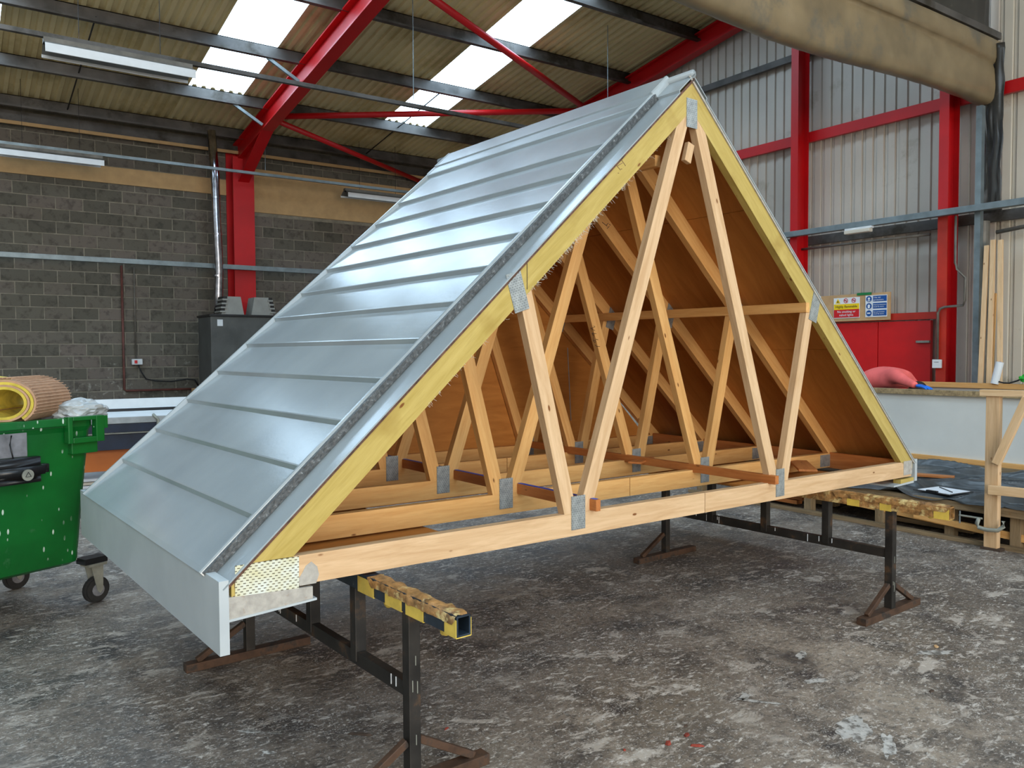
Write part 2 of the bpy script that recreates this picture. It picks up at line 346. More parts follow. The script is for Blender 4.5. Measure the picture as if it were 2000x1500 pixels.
for x,z in cand:
    if (x,z) not in vset: bm_box(bm,x+jt/2,min(x+bl-jt/2,XG),YB-.004,YB+.03,z+jt/2,z+bh-jt/2)
o = from_bm('block_remainder',bm,'block',wb); o['kind'] = 'stuff'
t1 = box('trim_1', XL,4.05,YB-.03,YB+.02,4.85,5.16,'render_band'); t1['kind'] = 'structure'; t1['label'] = 'cream board strip along the block wall left of the red column'
t2 = box('trim_2', 4.62,XG,YB-.03,YB+.02,4.565,5.46,'render_band'); t2['kind'] = 'structure'; t2['label'] = 'tall cream board band along the block wall right of the red column'
wl = mesh('wall_left', bverts(XL-.2,XL,YF,YB,0,8.6), BF, 'clad'); wl['kind'] = 'structure'
bm = bmesh.new(); bm_box(bm,XL,-6,YF-.2,YF,0,8.6); bm_box(bm,3,XG,YF-.2,YF,0,8.6); bm_box(bm,-6,3,YF-.2,YF,5.2,8.6)
wf = from_bm('wall_front',bm,'clad'); wf['kind'] = 'structure'
# roof
ce = mesh('ceiling', [(XL,YB+.3,Z0+.3),(XG+.2,YB+.3,Z0+.3),(XG+.2,YR,roofz(YR)+.3),(XL,YR,roofz(YR)+.3),(XG+.2,YF,roofz(YF)+.3),(XL,YF,roofz(YF)+.3)], [(0,1,2,3),(3,2,4,5)], 'sheet'); ce['kind'] = 'structure'; ce['label'] = 'profiled cream metal roof on dark purlins with bright rooflights'
def sheetmesh(name, y0, y1, mat, wd=.95, per=6, dep=.04, zf=roofz):
    vs = []; fs = []; p = wd/per; xs = []
    for k in range(per):
        for fx,h in ((0,0),(.34,0),(.44,1),(.84,1),(.94,0)): xs.append((k*p+fx*p,h*dep))
    xs.append((wd,0)); n = len(xs)
    for y in (y0,y1):
        for x,h in xs: vs.append((x,y,zf(y)+h))
    for i in range(n-1): fs.append((i,i+1,n+i+1,n+i))
    me = bpy.data.meshes.new(name); me.from_pydata(vs,[],fs); me.materials.append(M[mat]); return me
SW = .95
mS = sheetmesh('roof_sheet',YB+.1,YR,'sheet'); mSa = sheetmesh('roof_sheet_eave',YB+.1,12.22,'sheet'); mSb = sheetmesh('roof_sheet_ridge',.6,YR,'sheet'); mL = sheetmesh('rooflight',12.22,.6,'rooflight')
mF = sheetmesh('roof_sheet_front',YR,YF,'sheet')
mFill = sheetmesh('front_fill_rooflight',YR-2,YF+2,'rooflight')  # glowing strips added on the unseen front slope for soft fill light
for k in range(-12,8):
    x = 2.87+k*SW
    if k % 4 == 0:  # front-slope rooflights in these lists are added fill, out of view
        lst = [('roof_sheet',mSa),('rooflight',mL),('roof_sheet',mSb),('rooflight',mFill)]
    elif k % 2 == 0: lst = [('roof_sheet',mS),('rooflight',mFill)]
    else: lst = [('roof_sheet',mS),('roof_sheet',mF)]
    for nm,me in lst:
        o = bpy.data.objects.new(nm,me); o.location = (x,0,0); link(o,ce)
# purlins
def purlin(y, mat='purlin'):
    zt = roofz(y)-.005; th = .012; d = .2; f = .075; x0,x1 = XL,XG
    sec = [(f,zt),(0,zt),(0,zt-d),(-f,zt-d),(-f,zt-d+.02)]
    bm = bmesh.new()
    for a,b_ in zip(sec,sec[1:]):
        dy,dz = b_[0]-a[0], b_[1]-a[1]
        if abs(dy) > abs(dz): bm_box(bm,x0,x1,y+min(a[0],b_[0]),y+max(a[0],b_[0])+th,a[1]-th,a[1])
        else: bm_box(bm,x0,x1,y+a[0],y+a[0]+th,min(a[1],b_[1]),max(a[1],b_[1]))
    return from_bm('purlin',bm,mat,ce)
for y in (13.72,12.2,10.32,8.55,6.83,5.1,3.4,1.7,0,-1.7): purlin(y)
o = box('eave_beam',XL,XG,YB-.2,YB-.02,Z0-.32,Z0-.12,'purlin',ce)
o = box('eave_flashing',XL,XG,YB-.24,YB-.2,Z0-.36,Z0-.30,'render_band',ce)
for x in (1.15,6.95):                                # sag rods between purlins
    for a,b_ in ((13.72,12.2),(12.2,10.32)):
        tube('sag_rod',[(x,a,roofz(a)-.12),(x,b_,roofz(b_)-.12)],.012,'dark_steel',ce,6)
# red portal frames
def ibeam_bm(bm, L, flange, depth, tf=.025, tw=.02, mw=None):
    bm_box(bm,0,L,-flange/2,flange/2,-tf,0,mw); bm_box(bm,0,L,-flange/2,flange/2,-depth,-depth+tf,mw); bm_box(bm,0,L,-tw/2,tw/2,-depth+tf,-tf,mw)
def portal(xc, fl_, label, haunch=True, ro=.2, rd=.38):
    e = empty('portal_frame',(xc,YB-.3,0)); tag(e,label,'steel frame')
    bm = bmesh.new(); yb = YB-.02; yc = yb-.5
    bm_box(bm,-fl_/2,fl_/2,yc-e.location.y,yc-e.location.y+.03,0,5.55); bm_box(bm,-fl_/2,fl_/2,yb-.03-e.location.y,yb-e.location.y,0,5.75); bm_box(bm,-.015,.015,yc+.03-e.location.y,yb-.03-e.location.y,0,5.7)
    from_bm('column',bm,'red',e)
    # rafter
    y0 = yb-.02; z0_ = roofz(y0)-ro; L = (y0-YR)*math.sqrt(1+SL*SL)
    mw = Matrix(((0,1,0,0),(-1/math.sqrt(1+SL*SL),0,SL/math.sqrt(1+SL*SL),y0-e.location.y),(SL/math.sqrt(1+SL*SL),0,1/math.sqrt(1+SL*SL),z0_),(0,0,0,1)))
    bm = bmesh.new(); ibeam_bm(bm,L,fl_*.52,rd,mw=mw); from_bm('rafter',bm,'red',e)
    if haunch:
        zc = lambda y: roofz(y)-ro-rd
        bm = bmesh.new(); ya,yb2 = yc+.02,yc-1.5
        pts = [(ya,zc(ya)+.02),(yb2,zc(yb2)+.02),(ya,zc(ya)-.45)]
        for s_,wd in ((0,.02),):
            vs = [bm.verts.new((sx_*wd/2,p[0]-e.location.y,p[1])) for sx_ in (-1,1) for p in pts]
            bm.faces.new(vs[:3]); bm.faces.new(vs[3:]);
            for i in range(3): bm.faces.new((vs[i],vs[(i+1)%3],vs[3+(i+1)%3],vs[3+i]))
        dr_ = V((0,pts[1][0]-pts[2][0],pts[1][1]-pts[2][1])); Lh = dr_.length; dr_.normalize()
        nrm = V((0,-dr_.z,dr_.y)); nrm = nrm if nrm.z > 0 else -nrm
        mh = Matrix(((0,1,0,0),(dr_.y,0,nrm.y,pts[2][0]-e.location.y),(dr_.z,0,nrm.z,pts[2][1]),(0,0,0,1)))
        bm_box(bm,0,Lh,-fl_*.26,fl_*.26,-.025,0,mh); from_bm('haunch',bm,'red',e)
    return e
pf = portal(4.26,.42,'red painted steel portal frame column and rafter against block wall')
for y in (12.2,10.32):                               # fly braces of the frame
    p0 = V((4.26-.62,y,roofz(y)-.2)); p1 = V((4.26-.13,y-.1,roofz(y-.1)-.2-.34)); off = V((4.26,YB-.3,0))
    beam('fly_brace',p0-off,p1-off,.05,.05,'galv',pf)
pg = portal(9.93,.34,'red steel gable frame rafter against the grey cladding',True,.1,.30)
bA = tube('bracing_tube',[(4.35,11.85,5.93),(9.9,9.16,6.30)],.055,'red',None,12); tag(bA,'red roof bracing tube, the nearly level one between the red frames','bracing','red roof bracing tubes')
bB = tube('bracing_tube',[(4.4,12.05,5.90),(8.75,14.18,5.59)],.05,'red',None,12); tag(bB,'red roof bracing tube falling toward the cream band on the block wall','bracing','red roof bracing tubes')
bC = tube('bracing_tube',[(4.4,7.01,6.62),(9.9,9.46,6.27)],.055,'red',None,12); tag(bC,'red roof bracing tube crossing under the upper rooflight strip','bracing','red roof bracing tubes')
# gable wall
wr = mesh('wall_right', bverts(XG+.06,XG+.2,YF,YB+.2,0,roofz(YF)), BF, 'clad'); wr['kind'] = 'structure'; wr['label'] = 'grey profiled metal cladding wall with red steel columns'
def cladsheet(y0, mat, per=6):
    prof = []; p = 1/per
    for k in range(per):
        for f_,h in ((0,0),(.05,.03),(.62,.03),(.67,.012),(.93,.012),(.98,0)): prof.append((y0+(k+f_)*p,h))
    prof.append((y0+1,0)); vs = []; n = len(prof)
    for y,h in prof: vs.append((XG+.05-h,y,.0))
    for y,h in prof: vs.append((XG+.05-h,y,roofz(y)+.02))
    return mesh('cladding_sheet',vs,[(i,i+1,n+i+1,n+i) for i in range(n-1)],mat,wr)
y = 2.06
while y < YB: cladsheet(y,'clad'); y += 1
y = 1.06
while y > -6: cladsheet(y,'clad_pale'); y -= 1
for yy,lab,wd in ((4.74,'red steel gable post behind the roof ridge, beside the grey rail end','a'),(2.52,'red steel gable post beside the red door and switch box','b')):
    e = empty('gable_post',(9.86,yy,0)); tag(e,lab,'steel column'); h = roofz(yy)-.72
    bm = bmesh.new(); bm_box(bm,.115,.13,-.062,.062,0,h); bm_box(bm,-.125,.115,.006,.018,0,h); from_bm('post',bm,'red',e)
    box('front_flange',-.14,-.125,-.062,.062,0,h if wd=='a' else 3.30,'red' if wd=='a' else 'red_dark',e)
    if wd == 'b': box('upper_flange',-.14,-.125,-.062,.062,3.30,h,'red',e)
for z,mat,lab,y0,y1,hh in ((4.82,'red','long red sheeting rail across the gable cladding',-5,13.9,.15),(6.09,'purlin','dark sheeting rail high on the gable cladding',4.0,13.9,.1)):
    o = box('sheeting_rail',9.995,10.06,y0,y1,z-hh/2,z+hh/2,mat); tag(o,lab,'rail')
o = box('cable_tray',9.60,9.70,-3,4.85,3.30,3.38,'galv',None,.004); tag(o,'grey steel cable tray running across the gable posts','cable tray')
o = box('dark_rail',9.995,10.06,-3,13.9,3.2,3.33,'purlin'); tag(o,'dark steel rail just under the gable cable tray','rail')
o = box('cable_tray',XL,7.6,13.56,13.66,3.28,3.37,'galv',None,.004); tag(o,'long grey cable tray crossing the block wall and red column','cable tray')
# dusty polythene bulkhead
def bulkhead():
    vs = []; fs = []; nx = 140; prof = [(2.34,4.74),(2.24,4.66),(2.12,4.60),(2.03,4.61),(1.99,4.66),(1.985,4.76),(1.99,4.86),(2.0,4.95),(2.01,5.03),(2.03,5.08),(2.03,5.10),(2.0,5.12),(1.985,5.18),(1.985,5.26),(1.99,5.34),(2.0,5.40),(2.03,5.42),(2.12,5.425),(2.25,5.425)]
    for i in range(nx+1):
        x = 1.0+9.02*i/nx
        for j,(y,z) in enumerate(prof):
            a = 1 if j < 15 else .15; sg = .045*math.sin((x-1.6)*1.05)*(1 if j < 5 else .25)
            cr = .06*math.sin((x-4)*.5)*(1 if 8 <= j <= 11 else 0)
            n1 = mnoise.noise(V((x*.9,z*2,0)))*.035*a; n2 = mnoise.noise(V((x*4.2+z*3,z*2.5,3)))*.022*a; n3 = mnoise.noise(V((x*11+z*5,z*4,7)))*.008*a
            vs.append((x, y+n1+n2+n3, z+sg+cr+(n1+n2)*.35))
    n = len(prof)
    for i in range(nx):
        for j in range(n-1): fs.append((i*n+j,(i+1)*n+j,(i+1)*n+j+1,i*n+j+1))
    o = mesh('polythene_bulkhead',vs,fs,'poly_dust',None,None,True)
    m_ = o.modifiers.new('solid','SOLIDIFY'); m_.thickness = .006
    return o
o = bulkhead(); tag(o,'dusty brown polythene bulkhead sagging across the roof beside the gable','sheeting')
o = box('support_beam',0,10.05,2.0,2.25,5.44,5.52,'purlin'); tag(o,'dark beam along the top of the dusty polythene bulkhead','beam')
vs = []; fs = []  # dark sheet added above the bulkhead to stand for the unlit roof void
for i in range(41):
    for j in range(17):
        x = 5.4+4.63*i/40; z = 5.5+2.28*j/16; vs.append((x, 2.14+.05*mnoise.noise(V((x*1.7,z*.6,2)))+.02*mnoise.noise(V((x*6,z*2,4))), z))
for i in range(40):
    for j in range(16): a = i*17+j; fs.append((a,a+17,a+18,a+1))
o = mesh('dark_void_sheet',vs,fs,'poly_dark',None,None,True); mo = o.modifiers.new('s','SOLIDIFY'); mo.thickness = .004; tag(o,'dark sheet added for the unlit roof void above the polythene bulkhead','sheeting')
def drape(name,x,y0,y1,z0,z1,mat,lab,seed=0):
    vs = []; fs = []; ny,nz = 10,30
    for i in range(ny+1):
        for j in range(nz+1):
            yy = y0+(y1-y0)*i/ny; zz = z0+(z1-z0)*j/nz
            vs.append((x-.05+.05*mnoise.noise(V((yy*14+seed,zz*1.2,seed)))+.03*mnoise.noise(V((yy*30,zz*5,1))), yy+.03*mnoise.noise(V((1,zz*3,seed))), zz))
    for i in range(ny):
        for j in range(nz): a = i*(nz+1)+j; fs.append((a,a+nz+1,a+nz+2,a+1))
    o = mesh(name,vs,fs,mat,None,None,True); mo = o.modifiers.new('solid','SOLIDIFY'); mo.thickness = .005; tag(o,lab,'sheeting'); return o
drape('hanging_polythene',9.96,1.9,2.12,3.3,5.35,'poly_dark','dark crumpled polythene strip hanging down beside the tall grey channel')
o = box('channel_post',9.72,9.80,2.06,2.13,0,4.6,'galv'); tag(o,'thin tall grey channel post under the polythene bulkhead corner','post')
o = cyl('downpipe',(9.88,2.11,0),(9.88,2.11,3.2),.085,'conduit_grey'); tag(o,'thick dirty grey downpipe behind the leaning timbers','pipe')
# red door, lintel, board, signs on the gable
d = empty('door_1',(XG-.06,3.5,0)); d['kind'] = 'structure'; d['label'] = 'bright red double door in the gable wall under the safety signs'
box('leaf',-.04,.02,-.70,.04,.02,2.0,'red_door',d,.004); box('leaf',-.04,.02,.05,1.3,.02,2.0,'red_door',d,.004)
box('door_frame',-.06,.03,-.78,1.36,2.015,2.11,'red_dark',d); box('bolt',-.075,-.04,-.70,-.52,1.7,1.73,'wheelgrey',d)
sb = box('notice_board',9.93,9.955,3.33,4.5,2.024,2.409,'cardboard',None,.003); tag(sb,'brown board holding safety notices above the red door','notice board')
MWS = lambda y,z,x: Matrix(((0,0,-1,x),(-1,0,0,y),(0,1,0,z),(0,0,0,1)))     # text reading toward -Y, facing -X
def sign(name,y0,y1,z0,z1,x,lab):
    e = empty(name,(x,(y0+y1)/2,z0)); tag(e,lab,'sign'); box('panel',0,.006,-(y1-y0)/2,(y1-y0)/2,0,z1-z0,'sign_white',e); return e
s1 = sign('warning_sign',3.777,4.19,2.07,2.365,9.92,'white yellow and red highly flammable no smoking sign above red door'); hw = .21
box('yellow_band',-.003,0,-hw+.01,hw-.01,.125,.205,'sign_yellow',s1); box('red_band',-.003,0,-hw+.01,hw-.01,.01,.125,'sign_red',s1)
text_mesh('lettering','Highly flammable',.05,'sign_black',MWS(0,.15,-.005),s1,'CENTER')
text_mesh('lettering','No smoking or\nnaked lights',.047,'sign_white',MWS(0,.078,-.005),s1,'CENTER')
def ring(name,y,z,r,mat,parent,rin=.75):
    vs = []; n = 20
    for rr in (r,r*rin): vs += [(-.004,y+rr*math.cos(2*math.pi*k/n),z+rr*math.sin(2*math.pi*k/n)) for k in range(n)]
    return mesh(name,vs,[(k,(k+1)%n,n+(k+1)%n,n+k) for k in range(n)],mat,parent)
def disc(name,y,z,r,mat,parent,x=-.004):
    n = 20; return mesh(name,[(x,y+r*math.cos(2*math.pi*k/n),z+r*math.sin(2*math.pi*k/n)) for k in range(n)],[tuple(range(n))],mat,parent)
mesh('warning_triangle',[(-.004,.175,.218),(-.004,.095,.218),(-.004,.135,.285)],[(0,1,2)],'sign_yellow',s1); mesh('flame_mark',[(-.006,.148,.228),(-.006,.122,.228),(-.006,.135,.262)],[(0,1,2)],'sign_black',s1)
for yy in (.01,-.115):
    ring('prohibition_ring',yy,.25,.034,'sign_red',s1); mesh('prohibition_bar',[(-.005,yy+.027,.268),(-.005,yy+.02,.274),(-.005,yy-.027,.232),(-.005,yy-.02,.226)],[(0,1,2,3)],'sign_red',s1)
    mesh('cigarette_mark',[(-.0045,yy+.02,.253),(-.0045,yy-.02,.253),(-.0045,yy-.02,.246),(-.0045,yy+.02,.246)],[(0,1,2,3)],'sign_black',s1)
s2 = sign('mandatory_sign',3.368,3.69,2.07,2.375,9.92,'white and blue mandatory protection sign beside the flammable sign')
for k,(tx) in enumerate(('Use ear\nprotectors','Hand protection\nmust be worn','Eye protection\nmust be worn')):
    z = .235-k*.1; box('blue_panel',-.003,0,-.155,.045,z-.018,z+.06,'sign_blue',s2); disc('blue_disc',.105,z+.02,.042,'sign_blue',s2)
    text_mesh('lettering',tx,.034 if k==0 else .027,'sign_white',MWS(.035,z+.027,-.005),s2)
    if k == 0: disc('head_mark',.105,z+.025,.018,'sign_white',s2,-.006); mesh('ear_mark',[(-.0065,.08,z),(-.0065,.13,z),(-.0065,.12,z-.012),(-.0065,.09,z-.012)],[(0,1,2,3)],'sign_white',s2)
    if k == 1: mesh('hand_mark',[(-.006,.12,z-.01),(-.006,.092,z-.01),(-.006,.086,z+.03),(-.006,.105,z+.048),(-.006,.124,z+.03)],[(0,1,2,3,4)],'sign_white',s2)
    if k == 2: mesh('goggle_mark',[(-.006,.13,z+.012),(-.006,.08,z+.012),(-.006,.08,z+.03),(-.006,.13,z+.03)],[(0,1,2,3)],'sign_white',s2)
o = box('exit_sticker',9.917,9.924,3.60,3.82,2.385,2.42,'sign_green'); tag(o,'small green and white sticker on top of the notice board','sticker')
box('white_mark',-.07,.05,-.005,-.0036,-.008,.01,'sign_white',o)
el = empty('emergency_light',(9.56,3.6,3.265)); tag(el,'small cream emergency bulkhead lamp on the gable cable tray','lamp')
box('body',0,.07,-.2,.2,0,.03,'white',el,.006); box('diffuser',-.03,.06,-.19,.19,-.05,0,'clad_pale',el,.012)
# gable conduits and switch
o = tube('conduit',[(9.93,4.75,3.14),(9.93,2.79,3.13)],.018,'conduit_grey'); tag(o,'thin level conduit under the dark rail on the gable','conduit')
o = tube('conduit',[(9.69,2.545,1.45),(9.69,2.545,2.08),(9.69,2.52,2.13),(9.69,2.46,2.15),(9.70,2.24,2.16),(9.70,2.22,2.22),(9.70,2.22,2.50),(9.70,2.32,2.62),(9.70,2.345,2.7),(9.70,2.345,3.29)],.016,'conduit_grey'); tag(o,'grey conduit bending from the switch box over the red gable post','conduit')
sw = box('switch_box',9.665,9.705,2.49,2.60,1.37,1.48,'white',None,.006); tag(sw,'white switch box on the red gable post beside the door','switch box')
box('rocker',-.03,.03,-.02,.02,.018,.024,'sign_black',sw)
o = tube('conduit',[(9.9,1.95,3.05),(9.9,1.2,3.12),(9.9,-1,3.14)],.025,'conduit_grey'); tag(o,'conduit on the pale cladding above the leaning timbers','conduit')
# lighting trunking and lamps
def lamp(x0,y,z,lab):
    e = empty('strip_light',(x0,y,z)); tag(e,lab,'light fitting','suspended fluorescent fittings'); L = 1.55
    box('spine',0,L,-.05,.05,.075,.13,'conduit_grey',e)
    mesh('reflector',[(0,-.19,0),(L,-.19,0),(L,-.07,.075),(0,-.07,.075),(0,.07,.075),(L,.07,.075),(L,.19,0),(0,.19,0)],[(0,1,2,3),(3,2,5,4),(4,5,6,7)],'dull_grey',e)
    box('near_lip',0,L,-.2,-.185,-.075,.02,'white',e,.003); box('far_lip',0,L,.185,.2,-.03,.015,'white',e,.003)
    for yy in (-.05,.05): cyl('tube_lamp',(.03,yy,.03),(L-.03,yy,.03),.013,'dull_grey',e,10)
    for xx in (.35,L-.35): cyl('hanger',(xx,0,.13),(xx,0,roofz(y)-z-.05),.004,'dark_steel',e,6)
    return e
lamp(.2,7.42,4.93,'long white fluorescent fitting hanging beneath the left rooflight')
lamp(.03,12.95,4.93,'fluorescent fitting hanging before the block wall at the left edge')
lamp(6.24,13.3,4.95,'fluorescent fitting hanging above the roof module before the cream band')
def trunk(y,z,lab,mat,x0=XL,x1=9.8):
    o = box('lighting_trunking',x0,x1,y-.03,y+.03,z,z+.05,mat); tag(o,lab,'trunking','lighting trunking runs')
    return o
trunk(7.42,5.06,'thin lighting trunking under the rooflights, passing before the red rafter','purlin')
trunk(12.95,5.06,'thin grey lighting trunking before the cream band of the block wall','galv')
for k,(x,y,z,lab) in enumerate(((4.75,7.42,5.17,'thin hanger wire beside the red rafter'),(8.4,7.42,5.17,'thin hanger wire near the gable frame'),(4.45,12.95,5.17,'thin hanger wire in front of the red column'))):
    o = cyl('hanger_wire',(x,y,z),(x,y,roofz(y)),.006,'galv',None,6); tag(o,lab,'wire')
# heater and flue
h = empty('cabinet_heater',(3.28,13.0,0)); tag(h,'grey cabinet heater with louvred cowls standing against the block wall','heater')
box('cabinet',0,1.25,-.35,.55,0,2.3,'heater',h,.01); box('lid',-.02,1.27,-.37,.57,2.3,2.34,'black',h,.004); box('label_plate',.12,.22,-.356,-.35,2.12,2.24,'white',h)
def cowl(x,flip):
    e = prism('cowl',[(x,2.34),(x+.42,2.34),(x+.36,2.68),(x+.06,2.68)],'y',-.28,.1,'cowl',h)
    side = x-.03 if not flip else x+.36
    for k in range(4):
        z = 2.38+k*.075; xo = (k*.016)*(1 if not flip else -1)
        box('louvre',side+xo,side+xo+.10,-.30,.08,z,z+.03,'cowl',h); box('louvre_gap',side+xo+.02,side+xo+.09,-.29,.07,z+.03,z+.075,'black',h)
cowl(.22,False); cowl(.78,True)
fl2_ = tube('flue_pipe',[(3.62,13.35,2.345),(3.62,13.35,2.75),(3.64,13.35,3.2),(3.63,13.35,3.6),(3.61,13.35,4.2),(3.6,13.36,5.0),(3.56,13.4,5.9)],[.085,.085,.08,.085,.08,.085,.08],'flue',None,16); tag(fl2_,'shiny corrugated metal flue pipe rising from the cabinet heater','flue pipe')
for z in (2.35,3.1,3.9,4.6): cyl('joint_band',(3.62-(.02 if z > 4 else 0),13.35,z),(3.62-(.02 if z > 4 else 0),13.35,z+.03),.092,'flue',fl2_,16)
# wall pipes, socket
o = tube('wall_pipe',[(2.05,YB-.05,3.3),(2.05,YB-.05,.93),(2.08,YB-.05,.9),(4.2,YB-.05,.9)],.022,'conduit_brown'); tag(o,'brown pipe running down and along the block wall','pipe')
o = tube('conduit',[(2.27,YB-.04,3.28),(2.27,YB-.04,1.52)],.014,'conduit_grey'); tag(o,'pale conduit dropping to the wall socket on the blocks','conduit')
so = box('wall_socket',2.19,2.38,YB-.09,YB-.01,1.40,1.51,'white',None,.008); tag(so,'white wall socket with red switch on the block wall','socket')
box('switch',-.05,.0,-.05,-.035,-.03,.03,'sign_red',so)
o = tube('cable',[(2.30,YB-.06,1.4),(2.36,YB-.07,1.25),(2.44,YB-.07,1.12),(2.6,YB-.07,1.08),(2.9,YB-.07,1.06),(3.2,YB-.07,1.1),(3.35,YB-.07,1.08),(3.42,YB-.07,.95)],.014,'rubber'); tag(o,'black cable sagging from the wall socket toward the heater','cable')
o = box('small_crate',3.26,3.62,13.85,14.1,.72,.92,'cardboard',None,.004); tag(o,'small pale box on the low black cupboard below the wall cable','box')
o = box('dark_cupboard',3.15,3.75,13.8,14.15,0,.72,'black',None,.01); tag(o,'low black cupboard against the block wall under the small pale box','cupboard')
# ------------------------------------------------------------------ the roof module
RM = empty('roof_module',(0,0,0),B); tag(RM,'large grey pitched roof module on pine trusses resting on steel trestles','roof module')
WS, HH, ZE, DP = 4.957, 2.237, .827, 2.43
hx = WS/2; pa = math.atan2(HH,hx); SLEN = math.hypot(hx,HH); cs,sn = math.cos(pa),math.sin(pa)
def SP(s,h=0,side=-1):                       # point on a slope: s up the slope from the eave, h above the outer line
    x = s*cs-h*sn; z = ZE+s*sn+h*cs
    return (x,z) if side < 0 else (WS-x,z)
# skins
def skin(side):
    steps = [.24+.249*k for k in range(11)]; ss = [(-.035,.022)]
    for q in steps: ss += [(q-.012,.004),(q+.0,.022),(q+.006,.023)]
    ss += [(3.052,.010),(3.064,.026),(3.075,.028),(3.17,.028),(3.176,.036),(SLEN,.036)]
    ys = [(-.012,'s'),(.136,'s'),(.142,'g'),(.152,'r'),(.158,'b'),(.170,'b'),(.178,'f'),(2.262,'f'),(2.27,'b'),(2.282,'b'),(2.288,'r'),(2.298,'g'),(2.304,'s'),(DP,'s')]; ss.insert(1,(-.016,.022)); ss.insert(2,(-.012,.022))
    vs = []; fs = []; ny = len(ys)
    for q,hgt in ss:
        for y,k in ys:
            hh = hgt if k == 'f' else {'s':-.010,'g':-.012,'r':.026,'b':.031}[k]
            if q > 3.17: hh = {'f':.036,'b':.040,'r':.034}.get(k,.002)
            x,z = SP(q,-.014+hh,side); vs.append((x,y,z))
    n = len(ss)
    for i in range(n-1):
        for j in range(ny-1): fs.append((i*ny+j,(i+1)*ny+j,(i+1)*ny+j+1,i*ny+j+1))
    # fold down the lower edge
    o = mesh('roof_skin',vs,fs,'gelcoat',RM); m_ = o.modifiers.new('solid','SOLIDIFY'); m_.thickness = .006; m_.offset = -1
    return o
def verge_shade_strip(y,side,yo):  # dark strip laid over the verge riser, its shade put into the colour
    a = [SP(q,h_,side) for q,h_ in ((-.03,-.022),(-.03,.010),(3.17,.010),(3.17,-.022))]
    prism('verge_shade_strip',a,'y',y,y+yo,'verge_shade',RM,None,pa if side < 0 else -pa)
for sd in (-1,1): verge_shade_strip(.132,sd,.016)
sk = skin(-1); sk['label'] = 'glossy grey roof slope with stepped courses'; skin(1)
bm = bmesh.new(); bm_tube(bm,[(hx,-.012,ZE+HH-.012),(hx,DP,ZE+HH-.012)],.022,12); from_bm('ridge_bead',bm,'gelcoat',RM,smooth=True)
# plywood deck under each skin, in sheets
for sd in (-1,1):
    for (s0,s1) in ((-.02,1.22),(1.223,2.44),(2.443,SLEN-.01)):
        for (y0,y1) in ((.046,1.215),(1.218,DP)):
            a = SP(s0,-.036,sd); b_ = SP(s1,-.036,sd); c_ = SP(s1,-.048,sd); d_ = SP(s0,-.048,sd)
            prism('plywood_sheet',[a,b_,c_,d_],'y',y0,y1,'plywood',RM,None,pa if sd < 0 else -pa)
    # resin edge along the front of the deck
    a = SP(-.02,-.029,sd); b_ = SP(SLEN,-.029,sd); c_ = SP(SLEN,-.041,sd); d_ = SP(-.02,-.041,sd)
    prism('resin_edge',[a,b_,c_,d_],'y',-.008,.0,'resin_edge' if sd < 0 else 'overspray',RM)
# closed far end
eg = mesh('end_panel',[(.1,DP-.012,.76),(WS-.1,DP-.012,.70),(hx,DP-.012,ZE+HH-.06),(.1,DP,.76),(WS-.1,DP,.70),(hx,DP,ZE+HH-.06)],[(0,1,2),(5,4,3),(0,3,4,1),(1,4,5,2),(2,5,3,0)],'plywood',RM)
def zb(x): return .752-.0115*x               # underside of the bottom chord
CH, TH, WW, TT = .108, .108, .075, .045
def chordpoly(sd,dk=False):
    a = SP(0,-.037,sd); up0 = .02 if sd < 0 else WS-.02
    lo = SP(.18,-.037-TH,sd); hi_o = (hx,ZE+HH-.037/cs); hi_i = (hx,ZE+HH-(.037+TH)/cs)
    x0 = a[0]; e0 = (x0,a[1]-.05)
    zbt = zb(x0)+CH
    # inner edge meets bottom chord top
    t_ = ((ZE-(.037+TH)/cs)-zbt)/ -math.tan(pa); xi = t_ if sd < 0 else WS-t_
    if dk:
        a = SP(0,-.049,sd); e0 = (a[0],a[1]-.04); hi_o = (hx,ZE+HH-.049/cs)
    return [e0,(xi,zb(xi)+CH),hi_i,hi_o,a]
